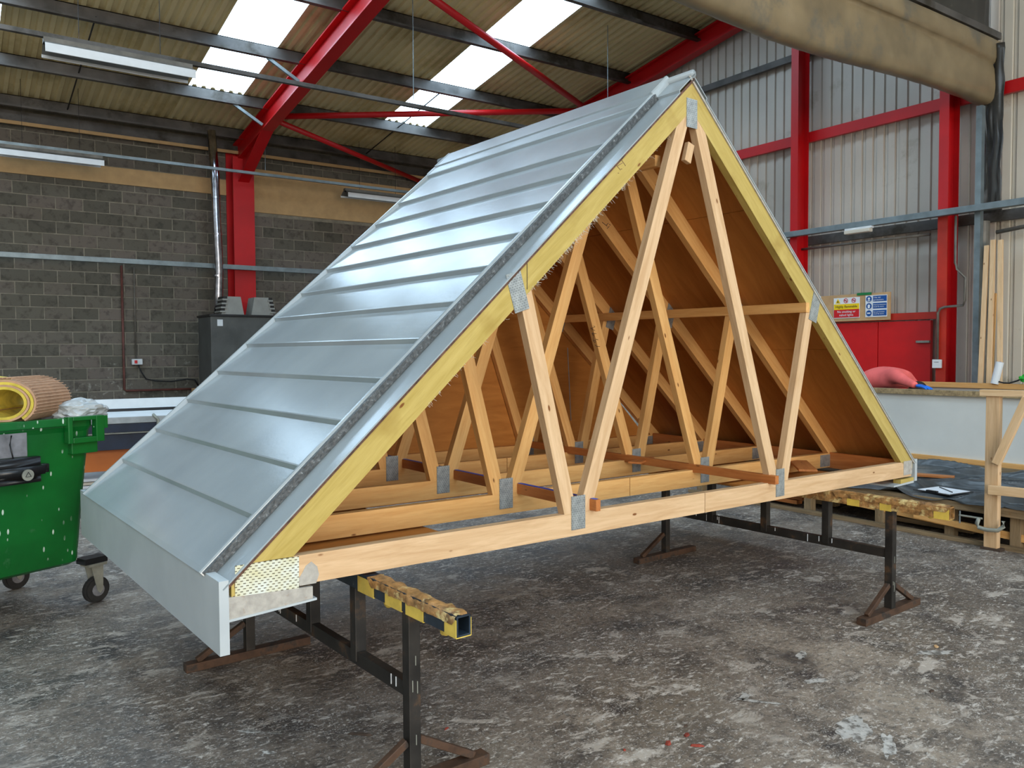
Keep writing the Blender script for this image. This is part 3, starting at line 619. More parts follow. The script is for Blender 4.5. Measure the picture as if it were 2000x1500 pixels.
def truss(y0, first=False):
    T_ = empty('roof_truss',(0,y0,0),0,RM)
    dz = 0 if first else .015; y1 = TT
    cm = 'resin_wood' if first else 'pine_warm'; wm = 'pine' if first else 'pine_warm'
    # bottom chord in two lengths with a joint
    for (x0,x1) in ((.035,2.598),(2.603,WS-.04)):
        zt0,zt1 = zb(x0)+CH+dz, zb(x1)+CH+dz; cut = lambda z: (z-ZE+.04/cs)/math.tan(pa)
        if x0 < 1: pp = [(x0,zb(x0)+dz),(x1,zb(x1)+dz),(x1,zt1),(max(x0,cut(zt0)),zt0),(x0,min(zt0,ZE-.04/cs+x0*math.tan(pa)))]
        else: pp = [(x0,zb(x0)+dz),(x1,zb(x1)+dz),(x1,min(zt1,ZE-.04/cs+(WS-x1)*math.tan(pa))),(WS-max(WS-x1,cut(zt1)),zt1),(x0,zt0)]
        prism('bottom_chord',pp,'y',0,y1,wm,T_,None,-.0115)
    for sd in (-1,1):
        p = chordpoly(sd,not first)
        if not first: p = [(x,z+ (dz if i==1 else 0)) for i,(x,z) in enumerate(p)]
        prism('top_chord',p,'y',0,y1,cm,T_,None,pa if sd < 0 else -pa)
    def web(xb,zt_b,xt,zt):
        a = V((xb,zt_b)); b_ = V((xt,zt)); d_ = (b_-a).normalized(); n_ = V((-d_.y,d_.x))*WW/2
        pts = [a+n_,a-n_,b_-n_,b_+n_]
        # cut the foot level
        f = lambda p: (p.x-d_.x*(p.y-zt_b)/d_.y, zt_b)
        pts = [f(pts[0]),f(pts[1]),tuple(pts[2]),tuple(pts[3])]
        return prism('web',pts,'y',.001,y1-.001,wm,T_,None,math.atan2(d_.y,d_.x))
    zl = zb(1.66)+CH+dz; zr = zb(3.30)+CH+dz
    mL_ = SP(SLEN*.508,-.037-TH*.75,-1); mR_ = SP(SLEN*.508,-.037-TH*.75,1)
    web(1.618,zl,mL_[0]+.01,mL_[1]); web(1.712,zl,hx-.045,ZE+HH-.21); web(3.247,zr,hx+.045,ZE+HH-.21); web(3.341,zr,mR_[0]-.01,mR_[1])
    def plate(xc,zc,w_,h_,ang=0,mat='plate'):
        prism('nail_plate',[(xc-w_/2,zc-h_/2),(xc+w_/2,zc-h_/2),(xc+w_/2,zc+h_/2),(xc-w_/2,zc+h_/2)] if not ang else
              [(xc+a*math.cos(ang)-b_*math.sin(ang),zc+a*math.sin(ang)+b_*math.cos(ang)) for a,b_ in ((-w_/2,-h_/2),(w_/2,-h_/2),(w_/2,h_/2),(-w_/2,h_/2))],'y',-.003,.0,mat,T_,None,ang)
    plate(1.665,.842+dz,.088,.16); plate(3.298,.815+dz,.085,.165)
    pm = SP(SLEN*.498,-.10,-1); plate(pm[0]+.004,pm[1],.085,.175,.30)
    pm = SP(SLEN*.498,-.10,1); plate(pm[0]-.004,pm[1],.085,.175,-.30)
    plate(hx,ZE+HH-.215,.085,.15)
    if first: plate(.155,.795,.235,.125,-.0148,'perf'); plate(WS-.095,.76,.12,.10,0,'overspray')
    else: plate(.2,.80,.2,.09,-.0148); plate(WS-.2,.765,.2,.09,-.0148)
    return T_
YT = (0,.56,1.165,1.765,2.365)
for i,y in enumerate(YT): truss(y,i==0)
# fascia, box eave
def soffit(sd):
    s_ = (lambda x: x) if sd < 0 else (lambda x: WS-x)
    f = lambda pts: [(s_(x),z) for x,z in pts]
    drop = .273 if sd < 0 else .17
    prism('fascia',f([(-.022,ZE-.012),(.012,ZE-.012),(.012,ZE-drop),(-.022,ZE-drop)]),'y',-.012,DP,'gelcoat_matt',RM)
    if sd < 0: prism('heel_block',f([(.012,.672),(.325,.690),(.325,.735),(.012,.752)]),'y',-.004,.05,'overspray',RM); prism('soffit_board',f([(.012,.665),(.34,.682),(.34,.69),(.012,.674)]),'y',-.006,DP,'gelcoat_matt',RM)
    else: prism('heel_block',f([(.012,.66),(.2,.652),(.2,.684),(.012,.684)]),'y',-.004,.05,'resin_wood',RM); prism('soffit_board',f([(.012,.645),(.3,.64),(.3,.652),(.012,.66)]),'y',-.006,DP,'gelcoat_matt',RM)
soffit(-1); soffit(1)
prism('gelcoat_smear',[(.275,.745),(.34,.744),(.352,.775),(.345,.806),(.322,.828),(.30,.815),(.285,.79),(.27,.77)],'y',-.0012,.0,'overspray',RM)
for k,(x0,x1) in enumerate(((.34,1.18),(3.55,4.62))):          # base boards on the chords' underside
    prism('base_board',[(x0,zb(x0)+.002),(x1,zb(x1)+.002),(x1,zb(x1)-.01),(x0,zb(x0)-.01)],'y',.045,DP-.02,'plywood',RM)
for k,(xa,xb) in enumerate(((1.18,2.6),(2.6,3.55))):
    prism('base_board',[(xa,zb(xa)+.012),(xb,zb(xb)+.012),(xb,zb(xb)+.002),(xa,zb(xa)+.002)],'y',1.21,DP-.02,'plywood',RM)
# longitudinal binders
zc = zb(1.75)+CH+.03
o = beam('binder',(1.755,-.045,zc),(1.755,2.36,zc+.015),.03,.055,'pine_board',RM); beam('blue_tape',(1.755,-.03,zc+.029),(1.755,2.3,zc+.044),.022,.002,'blue_tape',RM,bevel=0)
zc = zb(3.2)+CH+.022; beam('binder',(3.195,-.05,zc),(3.195,2.36,zc+.015),.035,.05,'pine_board',RM)
beam('binder',(3.568,-.006,1.865),(3.568,2.36,1.875),.035,.06,'pine_warm',RM); beam('binder',(2.33,.10,2.60),(2.33,2.36,2.615),.04,.06,'pine_warm',RM)
beam('packing_block',(2.47,.03,2.60),(2.50,.03,2.70),.05,.028,'pine',RM,(0,1,0)); beam('packing_block',(2.50,.05,2.80),(2.50,.05,2.84),.05,.02,'pine',RM,(0,1,0))
beam('loose_offcut',(3.95,.22,.80),(4.35,.55,.795),.12,.016,'pine_board',RM); beam('loose_offcut',(3.05,.95,.855),(3.35,1.1,.85),.09,.014,'pine_board',RM)
# right hand eave board seen inside
beam('eave_board',(4.80,.05,.76),(4.80,2.36,.775),.025,.12,'pine_board',RM)
# tag and stamps
o = prism('orange_tag',[(1.385,1.80),(1.425,1.79),(1.405,1.895),(1.365,1.905)],'y',.553,.556,'orange_tag',RM)
o = beam('pencil_line',(1.62,-.001,1.28),(1.60,-.001,1.62),.001,.004,'ink',RM,(1,0,0),0)
beam('pencil_line',(1.36,-.001,1.88),(1.36,-.001,2.02),.001,.003,'ink',RM,(1,0,0),0)
# hand written figures on a web of the third truss
FIG = [[(3.1425,1.9)]]
def loc_px(px,py,yl):                       # where a mark sits on the face y = yl of the module
    D = fw+r2*((px-1000)/FOC)-u2*((py-750)/FOC); ay = V((-math.sin(B),math.cos(B),0)); t_ = (yl-ay.dot(CAM))/ay.dot(D); P = CAM+D*t_
    return (P.x*math.cos(B)+P.y*math.sin(B), P.z)
def strokes(name, lst, yl, r, mat='ink'):
    bm = bmesh.new()
    for s in lst: bm_tube(bm,[(x,yl,z) for x,z in s],r,5)
    return from_bm(name,bm,mat,RM)
st = [[(595,565),(622,585),(600,600),(530,610),(575,632),(622,655)],[(555,712),(645,716)],[(582,690),(572,730),(590,762)],[(592,770),(583,820),(590,860),(620,897),(642,872),(625,850),(592,846)],[(640,824),(682,836)],[(620,935),(650,962),(715,968)]]
strokes('pencil_figures',[[loc_px(1100+x/10,580+y/10,YT[2]-.002) for x,y in s] for s in st],YT[2]-.002,.0016)
st = [[(1200,318),(1212,332)],[(1214,312),(1222,324)],[(1206,324),(1216,318)],[(1207,338),(1209,338)],[(1213,330),(1215,330)]]
strokes('grade_stamp',[[loc_px(x,y,-.001) for x,y in s] for s in st],-.001,.0016,'stamp')
st = [[(1176,434),(1186,442)],[(1184,440),(1188,436)],[(1186,446),(1190,442)],[(1190,438),(1192,440)]]
strokes('grade_stamp',[[loc_px(x,y,YT[1]-.002) for x,y in s] for s in st],YT[1]-.002,.0018)
# glass fibre whiskers along the inner edge of the front chord
bm = bmesh.new()
for k in range(260):
    s = random.choice((random.uniform(1.7,2.6),random.uniform(2.0,2.35),random.uniform(1.0,3.0))); x,z = SP(s,-.037-TH+.004,-1); ang = random.uniform(-2.6,-.2); L = random.uniform(.006,.03)
    bm_tube(bm,[(x,random.uniform(0,.03),z),(x+math.cos(ang)*L*.6,-.002,z+math.sin(ang)*L*.5),(x+math.cos(ang+.6)*L,-.004,z+math.sin(ang+.3)*L)],.0006,3)
o = from_bm('fibre_whiskers',bm,'white_fibre',RM); o['kind'] = 'stuff'
# ------------------------------------------------------------------ trestles
def trestle(xl,ztop,posts,yend0,yend1,lab,wrap,bmat):
    e = empty('steel_trestle',V((math.cos(B)*xl,math.sin(B)*xl,0)),B); tag(e,lab,'trestle','steel trestles under the roof module')
    # hollow top beam
    bm = bmesh.new(); hw_,hh_,tk = .028,.07,.006
    z1 = ztop; z0_ = ztop-hh_
    bm_box(bm,-hw_,hw_,yend0,yend1,z1-tk,z1); bm_box(bm,-hw_,hw_,yend0,yend1,z0_,z0_+tk); bm_box(bm,-hw_,-hw_+tk,yend0,yend1,z0_+tk,z1-tk); bm_box(bm,hw_-tk,hw_,yend0,yend1,z0_+tk,z1-tk)
    from_bm('top_beam',bm,bmat,e)
    for i,y in enumerate(posts): box('post',-.024,.024,y-.024,y+.024,.035 if i in (0,len(posts)-1) else .36,z0_,'dark_steel',e,.003)
    box('lower_rail',-.018,.018,posts[0]+.024,posts[-1]-.024,.345,.40,'dark_steel',e,.002)
    for y in (posts[0],posts[-1]):
        box('foot',-.33,.33,y-.03,y+.03,0,.042,'rust_steel',e,.003)
        for sx_ in ((-1,1) if y == posts[0] else (-1,)):
            beam('brace',(sx_*.27,y,.045),(sx_*.025,y,.185),.028,.028,'rust_steel',e)
    rr = random.Random(int(xl*100))
    for k in range(9):
        yy = rr.uniform(posts[0]+.05,posts[-1]-.05); L_ = rr.uniform(.02,.05); box('paint_drip',-.0205,-.018,yy-.0016,yy+.0016,.398-L_,.399,'white',e)
    for k in range(4):
        zz = rr.uniform(.1,ztop-.15); xx = rr.uniform(-.015,.015); box('paint_drip',xx-.0014,xx+.0014,posts[0]-.0265,posts[0]-.024,zz,zz+rr.uniform(.02,.06),'wheelgrey',e)
    # lumpy resin crust on the top, outside the module
    bm = bmesh.new(); vs = []; n = 26
    for y0,y1 in wrap[0]:
        m_ = max(8,int((y1-y0)*60)); rows = []
        for i in range(m_+1):
            yy = y0+(y1-y0)*i/m_; row = []
            for j,(xx,zz) in enumerate(((-.033,-.03),(-.034,-.008),(-.02,.006),(0,.008),(.02,.006),(.034,-.008),(.033,-.025))):
                nz = mnoise.noise(V((yy*30+xl*9,j*.9,2))); lim = .35 if i in (0,m_) else 1
                row.append(bm.verts.new((xx*(1+.16*nz),yy+.006*mnoise.noise(V((yy*40,j,7))),z1+zz*lim+.007*nz-(.02*max(0,nz) if j in (0,6) else 0))))
            rows.append(row)
        for a,b_ in zip(rows,rows[1:]):
            for j in range(6): bm.faces.new((a[j],a[j+1],b_[j+1],b_[j]))
    o = from_bm('resin_crust',bm,'crust',e,smooth=True)
    for y0,y1 in wrap[1]:
        bm = bmesh.new(); h2 = hw_+.002
        bm_box(bm,-h2-.001,-h2+.001,y0,y1,z0_-.003,z1-.012); bm_box(bm,h2-.001,h2+.001,y0,y1,z0_-.003,z1-.012); bm_box(bm,-h2,h2,y0,y1,z0_-.004,z0_-.001)
        from_bm('tape_wrap',bm,'yellow_tape',e)
    # drips
    for (yy,zz,r) in wrap[2]:
        bm = bmesh.new(); bmesh.ops.create_icosphere(bm,subdivisions=2,radius=r)
        for v_ in bm.verts: v_.co = V((v_.co.x*.7,yy+v_.co.y*1.3,z0_+zz+v_.co.z))+V((0,0,.005*mnoise.noise(v_.co*60)))
        from_bm('resin_drip',bm,'yellow_tape',e,smooth=True)
    return e
trestle(.577,.733,(-.286,.131,.564,1.376),-.625,1.55,'steel trestle under the fascia end of the roof module',([(-.62,-.02)],[(-.625,-.555),(-.42,-.30),(-.27,-.15),(-.06,.07)],[(-.515,-.012,.018),(-.50,-.02,.012),(-.12,-.01,.022)]),'blue_steel')
trestle(3.87,.706,(-.386,.032,.494,.952,1.393),-.74,1.55,'steel trestle under the right heel of the roof module beside the black sheeting',([(-.735,-.03)],[(-.735,-.65),(-.40,-.33),(-.2,-.12)],[(-.62,0,.014)]),'crust')
# ------------------------------------------------------------------ wheeled bin
BN = empty('wheeled_bin',(0.005,2.90,0),.42); tag(BN,'large green wheeled waste bin with paint drips, filled with scrap','bin')
bw,bd = 1.25,.95
def binshell():
    bm = bmesh.new(); rings = []
    for z,ix,iy in ((.27,.10,.10),(.29,.075,.07),(.6,.055,.05),(1.12,.012,.012),(1.15,0,0),(1.2,0,0),(1.2,.03,.03),(1.1,.045,.045),(.34,.11,.11)):
        x0,x1,y0,y1 = -bw+ix,-ix,iy,bd-iy; r = .06; pts = []
        for cx,cy,a0 in ((x1-r,y0+r,-90),(x1-r,y1-r,0),(x0+r,y1-r,90),(x0+r,y0+r,180)):
            for k in range(5): a = math.radians(a0+k*22.5); pts.append((cx+r*math.cos(a),cy+r*math.sin(a),z))
        rings.append([bm.verts.new(p) for p in pts])
    n = len(rings[0])
    for a,b_ in zip(rings,rings[1:]):
        for k in range(n): bm.faces.new((a[k],a[(k+1)%n],b_[(k+1)%n],b_[k]))
    bm.faces.new(rings[0]); bm.faces.new(rings[-1]); return bm
from_bm('body',binshell(),'bin',BN)
box('rim_strip',-bw+.02,-.17,-.025,.02,1.16,1.21,'bin',BN,.006)
# lifting pocket at the front right corner
for nm,a in (('pocket_frame',(-.205,-.175,-.05,.0,1.05,1.215)),('pocket_frame',(-.025,.03,-.05,.0,1.05,1.215)),('pocket_frame',(-.175,-.025,-.05,.0,1.05,1.085)),('pocket_frame',(-.175,-.025,-.05,.0,1.19,1.215))): box(nm,*a,'bin',BN,.005)
box('pocket_lug',.03,.06,-.04,.03,1.13,1.21,'bin',BN,.004); box('pocket_skirt',-.17,-.0,-.02,.03,.98,1.06,'bin',BN,.006)
# lock body with round mark
bm = bmesh.new(); bm_box(bm,-.74,-.345,-.13,.02,.85,1.0); bmesh.ops.bevel(bm, geom=list(bm.edges), offset=.05, segments=4, affect='EDGES'); lk = from_bm('lock_housing',bm,'black',BN,smooth=True)
cyl('lock_disc',(-.50,-.132,.905),(-.50,-.14,.905),.033,'wheelgrey',lk,20)
for a in (0,120,240):
    q = math.radians(a+90); beam('disc_mark',(-.50+.018*math.cos(q),-.1405,.905+.018*math.sin(q)),(-.50+.018*math.cos(q+2.09),-.1405,.905+.018*math.sin(q+2.09)),.002,.006,'black',lk,(0,1,0),0)
box('grey_label',-.60,-.43,-.004,.006,1.0,1.14,'grey_card',BN); tube('lock_wire',[(-.52,-.01,1.13),(-.54,-.03,1.08),(-.54,-.06,1.0)],.004,'black',BN,6)
def caster(x,y):
    rt_ = cyl('caster_wheel',(x,y-.025,.085),(x,y+.025,.085),.085,'rubber',BN,24,.012); 
    cyl('hub',(0,-.031,0),(0,.031,0),.04,'grey_card',rt_,16).matrix_local = Matrix.Translation((x,y,.085))
    prism('caster_fork',[(x-.05,.245),(x+.03,.245),(x+.025,.085),(x+.005,.065),(x-.012,.085)],'y',y-.04,y-.034,'wheelgrey',BN); prism('caster_fork',[(x-.05,.245),(x+.03,.245),(x+.025,.085),(x+.005,.065),(x-.012,.085)],'y',y+.034,y+.04,'wheelgrey',BN)
    box('caster_plate',x-.07,x+.05,y-.05,y+.05,.245,.262,'wheelgrey',BN); box('caster_bracket',x-.09,x+.06,y-.04,y+.06,.262,.30,'black',BN)
caster(-.0,.04); caster(-.10,.80); caster(-1.12,.06); caster(-1.12,.8)
# scrap in the bin
def sheet_roll():
    e = empty('foam_roll',(-.50,2.73,1.205),-.473); tag(e,'rolled brown ribbed foam sheet with yellow lining on the green bin','roll')
    def spiral(r_off,th,nm,mat,rib):
        prof = []; N = 90
        for k in range(N+1):
            a = k/N*2*math.pi*1.75-.9; rr = .15-.052*k/N+r_off; 
            if rib: rr += .0025*math.sin(k*2.1)*0
            prof.append((rr*1.25*math.cos(a), max(-.115,rr*.95*math.sin(a))+.118))
        vs = []; fs = []
        L = .5
        for yy in (0,L):
            for x,z in prof: vs.append((x,yy,z))
        n = len(prof)
        for i in range(n-1): fs.append((i,i+1,n+i+1,n+i))
        o = mesh(nm,vs,fs,mat,e); m_ = o.modifiers.new('s','SOLIDIFY'); m_.thickness = th; m_.offset = -1; return o
    spiral(0,.012,'outer_sheet','carpet',True); spiral(-.0125,.016,'foam_lining','foam',False)
    bm = bmesh.new()
    for k in range(22):
        a = -.5+k/21*2.9; r_ = .1525; x,z = r_*1.25*math.cos(a)*.99,max(-.115,r_*.95*math.sin(a)*.99)+.118; bm_tube(bm,[(x,0,z),(x,.5,z)],.0035,5)
    o = from_bm('sheet_ribs',bm,'carpet',e)
    return e
sheet_roll()
o = box('foam_offcut',-.66,-.40,3.17,3.40,1.34,1.47,'foam',None,.02); tag(o,'torn yellow foam offcut on top of the rolled sheet','foam'); o.rotation_euler.y += .15
sup = box('scrap_board',-.60,-.12,3.22,3.78,1.20,1.235,'cardboard',None,.003); tag(sup,'tan scrap board lying across the bin mouth','board'); sup.rotation_euler = (.10,-.12,.3)
o = box('scrap_slab',-.33,-.05,3.02,3.12,1.14,1.26,'grey_card',None,.006); tag(o,'grey paint-stained slab standing in the bin','slab'); o.rotation_euler = (0,0,.5)
o = box('scrap_strip',-.25,.15,3.45,3.58,1.22,1.25,'old_wood',None,.003); tag(o,'grey timber strip sticking out of the bin','strip'); o.rotation_euler = (.5,.16,.1)
def crumple(name,c,sx_,sy_,sz_,mat,lab,seed,cat='plastic'):
    bm = bmesh.new(); bmesh.ops.create_icosphere(bm,subdivisions=4,radius=1)
    for v_ in bm.verts:
        q = v_.co.copy(); k = 1+.28*mnoise.noise(q*1.8+V((seed,0,0)))+.14*mnoise.noise(q*5+V((0,seed,0))); v_.co = V((q.x*sx_*k,q.y*sy_*k,max(-.6,q.z)*sz_*k))
    o = from_bm(name,bm,mat,None,Matrix.Translation(c)); tag(o,lab,cat); return o
crumple('crumpled_polythene',(-.08,3.03,1.235),.17,.13,.075,'clearplastic','crumpled clear polythene on the corner of the green bin',3.3)
crumple('crumpled_polythene',(.25,4.6,1.02),.10,.12,.05,'clearplastic','crumpled polythene scrap on the bench behind the bin',5.1) if False else None
# ------------------------------------------------------------------ mould bench behind the bin
MB = empty('mould_bench',(.15,6.3,0),-.04); tag(MB,'long mould bench with white top and navy frame behind the green bin','bench')
box('white_top',0,3.4,0,1.9,.93,.955,'white',MB,.004); box('back_panel',0,3.4,1.6,1.66,.955,1.06,'white',MB); box('front_edge',0,3.4,-.03,0,.89,.955,'clearplastic',MB,.004)
box('upper_rail',0,3.4,-.02,.04,.80,.885,'navy',MB,.003); box('rail_line',0,3.4,-.026,-.02,.785,.795,'wheelgrey',MB); box('lower_rail',0,3.4,.0,.06,.62,.785,'navy',MB,.003)
box('orange_panel',0,3.4,.06,.09,.40,.62,'orange',MB); box('leg',.05,.13,.2,.3,0,.9,'navy',MB); box('leg',3.2,3.28,.2,.3,0,.9,'navy',MB); box('leg',.05,.13,1.6,1.7,0,.9,'navy',MB); box('leg',3.2,3.28,1.6,1.7,0,.9,'navy',MB); box('shelf',0,3.4,.1,1.5,.12,.15,'old_wood',MB)
box('inner_strip',0,3.4,.9,.96,.955,.985,'black',MB)
cl = empty('toggle_clamp',(1.02,6.22,.70)); tag(cl,'small paint-stained clamp hooked on the navy bench rail','clamp')
tube('hook',[(0,.06,.25),(-.02,.0,.27),(.02,-.02,.22),(.02,-.02,.02),(-.01,-.03,-.03)],.016,'wheelgrey',cl,8); cyl('screw',(-.05,-.03,-.02),(.05,-.03,-.02),.022,'black',cl,10)
for k in range(5):
    o = box('stacked_sheet',.2+.01*k,1.5,6.42,7.2,.152+k*.035,.18+k*.035,'paper' if k%2==0 else 'clad_pale',None,.002); tag(o,('lowest','second','middle','fourth','topmost')[k]+' pale sheet of the stack under the mould bench','sheet','pale sheets under the bench'); o.rotation_euler.z += -.04+random.uniform(-.02,.02)
# ------------------------------------------------------------------ low platform on the right
PL = empty('low_platform',(6.13,0,0)); tag(PL,'low timber staging covered with black polythene beside the gable','platform')
box('deck',.0,3.5,-3.0,3.5,.31,.335,'old_wood',PL); 
for k,y in enumerate((-2.6,-1.5,-.75,.1,.62,1.25,2.0,2.75,3.4)): box('leg',.06,.14,y-.04,y+.04,0,.31,'old_wood',PL,.004); 
for y in (-2.5,0,2.5): box('leg',2.9,3.0,y-.05,y+.05,0,.31,'old_wood',PL)
box('front_joist',.0,.05,-3.0,3.5,.265,.31,'old_wood',PL,.004); box('floor_plate',-.02,.05,-3.0,3.5,0,.035,'old_wood',PL,.004)
beam('brace_rail',(.09,2.9,.24),(.09,-.1,.09),.03,.06,'pine_warm',PL); beam('brace_rail',(.02,.9,.16),(.02,.25,.12),.03,.05,'pine_warm',PL)
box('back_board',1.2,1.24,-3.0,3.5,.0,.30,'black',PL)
for k,(y0,y1,z,dx) in enumerate(((2.2,3.0,.03,.25),(2.15,2.95,.075,.27),(1.9,2.6,.03,.45),(.5,1.3,.03,.3),(.4,1.2,.03,.42))):
    o = box('offcut_board',6.05+dx,6.05+dx+.09,y0,y1,z+.006,z+.045,('pine_board','pine_board','old_wood','old_wood','old_wood')[k],None,.003); tag(o,('lower reddish board stored under the platform','upper reddish board stored under the platform','grey board under the far part of the platform','greenish thin lath under the middle of the platform','second thin lath deeper under the platform')[k],'board')
# wrinkled sheet
vs = []; fs = []; nx,ny = 150,280
for i in range(nx+1):
    for j in range(ny+1):
        x = 6.105+1.70*i/nx; yy = -3.0+6.3*j/ny
        d_ = .04*abs(mnoise.noise(V((x*1.6+yy*.8,yy*1.1,0))))+.15*max(0,.5-abs(mnoise.noise(V((x*3.0+yy*.5,yy*.9-x*.3,5)))*2.6))+.02*max(0,.4-abs(mnoise.noise(V((x*9+yy*2,yy*2.6,2)))*3))
        for fx,fy,fr in ((6.36,.77,.30),(7.06,1.4,.42)):
            d_ *= min(1,max(.12,(math.hypot(x-fx,yy-fy)-fr*.7)/(fr*.6)))
        z = .347+d_
        if i < 10: z -= (.05 if yy > .15 else .02)*(1-i/10)*(.6+.8*mnoise.noise(V((yy*2.3,1,1)))); x += .025*mnoise.noise(V((yy*3,4,4)))
        vs.append((x,yy,z))
for i in range(nx):
    for j in range(ny): a = i*(ny+1)+j; fs.append((a,a+ny+1,a+ny+2,a+1))
o = mesh('black_polythene',vs,fs,'black_sheet',None,None,True); m_ = o.modifiers.new('s','SOLIDIFY'); m_.thickness = .003; tag(o,'wrinkled black polythene sheet spread over the low platform','sheeting')
o = box('loose_board',7.0,7.12,1.05,1.75,.362,.382,'pine_board',None,.002); tag(o,'short pine board on the black polythene by the right heel','board'); o.rotation_euler.z += .35
cb = empty('clipboard',(6.38,.77,.362),-.12); tag(cb,'dark clipboard with white paper lying on the black polythene','clipboard')
box('backing',-.17,.17,-.17,.17,0,.006,'black',cb,.001); box('paper_sheet',-.14,.15,-.15,.145,.0065,.009,'paper',cb); box('clip',-.165,-.135,-.05,.05,.006,.02,'black',cb,.003); beam('pen',(-.05,-.12,.013),(.1,.1,.013),.008,.008,'black',cb)
# the long white mould
MO = empty('white_mould',(7.9,0,0)); tag(MO,'long grey-white mould box on timber bearers near the red door','mould')
y0,y1 = -2.4,2.55
box('front_panel',0,.02,y0,y1,.47,1.12,'mould_white',MO,.002); box('front_rim',-.05,.07,y0,y1,1.12,1.175,'chip',MO,.003); box('bottom_strip',-.03,.02,y0,y1,.42,.47,'pine_warm',MO,.003)
box('back_panel',1.28,1.3,y0,y1,.47,1.15,'mould_white',MO); box('back_rim',1.24,1.36,y0,y1,1.15,1.21,'pine_warm',MO,.003); box('inner_floor',.02,1.28,y0,y1,.95,.97,'black',MO)
box('end_panel',0,1.3,y1,y1+.02,.47,1.12,'mould_white',MO); box('end_panel',0,1.3,y0-.02,y0,.47,1.12,'mould_white',MO)
for xx in (.02,.6,1.25): box('bearer',xx-.05,xx+.05,y0,y1,.362,.42,'old_wood',MO,.003)
# timber frame with clamp
FR = empty('timber_frame',(6.06,.215,0)); tag(FR,'new pine A-frame clamped to the front of the low platform','timber frame')
box('post',-.03,.03,-.05,.05,.02,1.235,'pine',FR,.003); beam('top_rail',(-.02,.09,1.258),(.02,-1.2,1.268),.07,.05,'pine_pale',FR)
beam('diagonal',(-.05,-.045,.70),(-.05,-.26,1.235),.04,.06,'pine_pale',FR,(0,1,0)); beam('lower_rail',(-.06,-.0,.49),(-.06,-1.2,.53),.05,.07,'pine_pale',FR)
box('post',-.03,.03,-1.2,-1.1,.02,1.235,'pine',FR,.003); box('foot_pad',-.04,.04,-.08,.07,0,.02,'brownchip',FR)
GC = empty('g_clamp',(6.025,.215,.19)); tag(GC,'paint-spattered grey G-clamp gripping the foot of the pine frame','clamp')
tube('clamp_body',[(0,.085,.055),(-.01,.095,.01),(-.03,.07,-.015),(-.045,.0,-.02),(-.03,-.07,-.015),(-.01,-.105,.02),(0,-.1,.06)],.016,'wheelgrey',GC,10); cyl('clamp_screw',(0,.06,.055),(0,.24,.055),.008,'wheelgrey',GC,8); cyl('tommy_bar',(0,.235,-.01),(0,.235,.09),.006,'galv',GC,8)
# leaning timbers
for k,(yt,yb_,zt,lab) in enumerate(((1.986,1.93,2.88,'leaning pine timber nearest the downpipe'),(1.913,1.82,2.94,'leaning pine timber with yellow mark, second from the downpipe'),(1.829,1.68,2.93,'leaning pine timber farthest right of the leaning bundle'))):
    o = beam('leaning_timber',(9.40,yb_-.03,.36),(9.74,yt,zt),.03,.055,'pine_pale',None,(0,1,0)); tag(o,lab,'timber','pine timbers leaning on the gable')
o = beam('leaning_timber',(9.44,1.80,.36),(9.77,1.90,2.29),.03,.045,'pine_warm',None,(0,1,0)); tag(o,'shorter leaning pine timber behind the bundle','timber','pine timbers leaning on the gable')
pr_ = empty('paint_roller',(9.14,1.60,1.21)); tag(pr_,'white paint roller standing on the mould rim before the leaning timbers','paint roller')
cyl('sleeve',(0,0,0),(.02,-.045,.25),.042,'white',pr_,20); cyl('core',(.02,-.045,.248),(.0202,-.0454,.253),.016,'sign_blue',pr_,14)
tube('handle',[(0,-.04,.025),(0,-.10,.012),(0,-.16,.012),(0,-.24,.04),(0,-.32,.08)],.009,'rubber',pr_)
crumple('green_rag',(9.15,1.22,1.275),.06,.12,.06,'green_glove','bright green rag on the mould rim at the right edge',9.2,'rag')
# ------------------------------------------------------------------ person
def skin_mesh(name, nodes, edges, root=0, sub=2):
    me = bpy.data.meshes.new(name); me.from_pydata([n_[:3] for n_ in nodes],edges,[]); o = bpy.data.objects.new(name,me); C.objects.link(o)
    sm = o.modifiers.new('skin','SKIN'); sm.use_smooth_shade = True
    for i,n_ in enumerate(nodes):
        sv = me.skin_vertices[0].data[i]; sv.radius = n_[3] if isinstance(n_[3],tuple) else (n_[3],n_[3]); sv.use_root = (i == root)
    ss = o.modifiers.new('sub','SUBSURF'); ss.levels = sub; ss.render_levels = sub
    dg = bpy.context.evaluated_depsgraph_get(); m2 = bpy.data.meshes.new_from_object(o.evaluated_get(dg)); bpy.data.objects.remove(o); return m2
zf = .352
N = [(8.48,2.88,1.22,(.155,.14)),(8.46,2.70,1.27,(.16,.15)),(8.44,2.52,1.285,(.165,.15)),(8.45,2.36,1.27,(.15,.135)),(8.55,2.32,1.22,(.07,.07)),(8.60,2.29,1.185,(.055,.055)),
     (8.22,2.27,1.31,.088),(8.10,2.08,1.255,.058),(8.03,1.98,1.232,.048),(7.965,1.885,1.215,.038),
     (8.66,2.36,1.25,.08),(8.80,2.30,1.12,.055),(8.80,2.20,1.06,.046),(8.78,2.10,1.03,.036),
     (8.38,2.92,1.10,.10),(8.36,2.98,.80,.07),(8.35,3.04,.47,.048),(8.35,2.92,.395,.038),
     (8.58,2.94,1.10,.10),(8.60,3.0,.80,.07),(8.61,3.06,.47,.048),(8.61,2.94,.395,.038)]
ED = [(0,1),(1,2),(2,3),(3,4),(4,5),(3,6),(6,7),(7,8),(8,9),(3,10),(10,11),(11,12),(12,13),(0,14),(14,15),(15,16),(16,17),(0,18),(18,19),(19,20),(20,21)]
pm = skin_mesh('body',N,ED)
pm.materials.clear()
for k in ('coral','trousers','skin','black'): pm.materials.append(M[k])
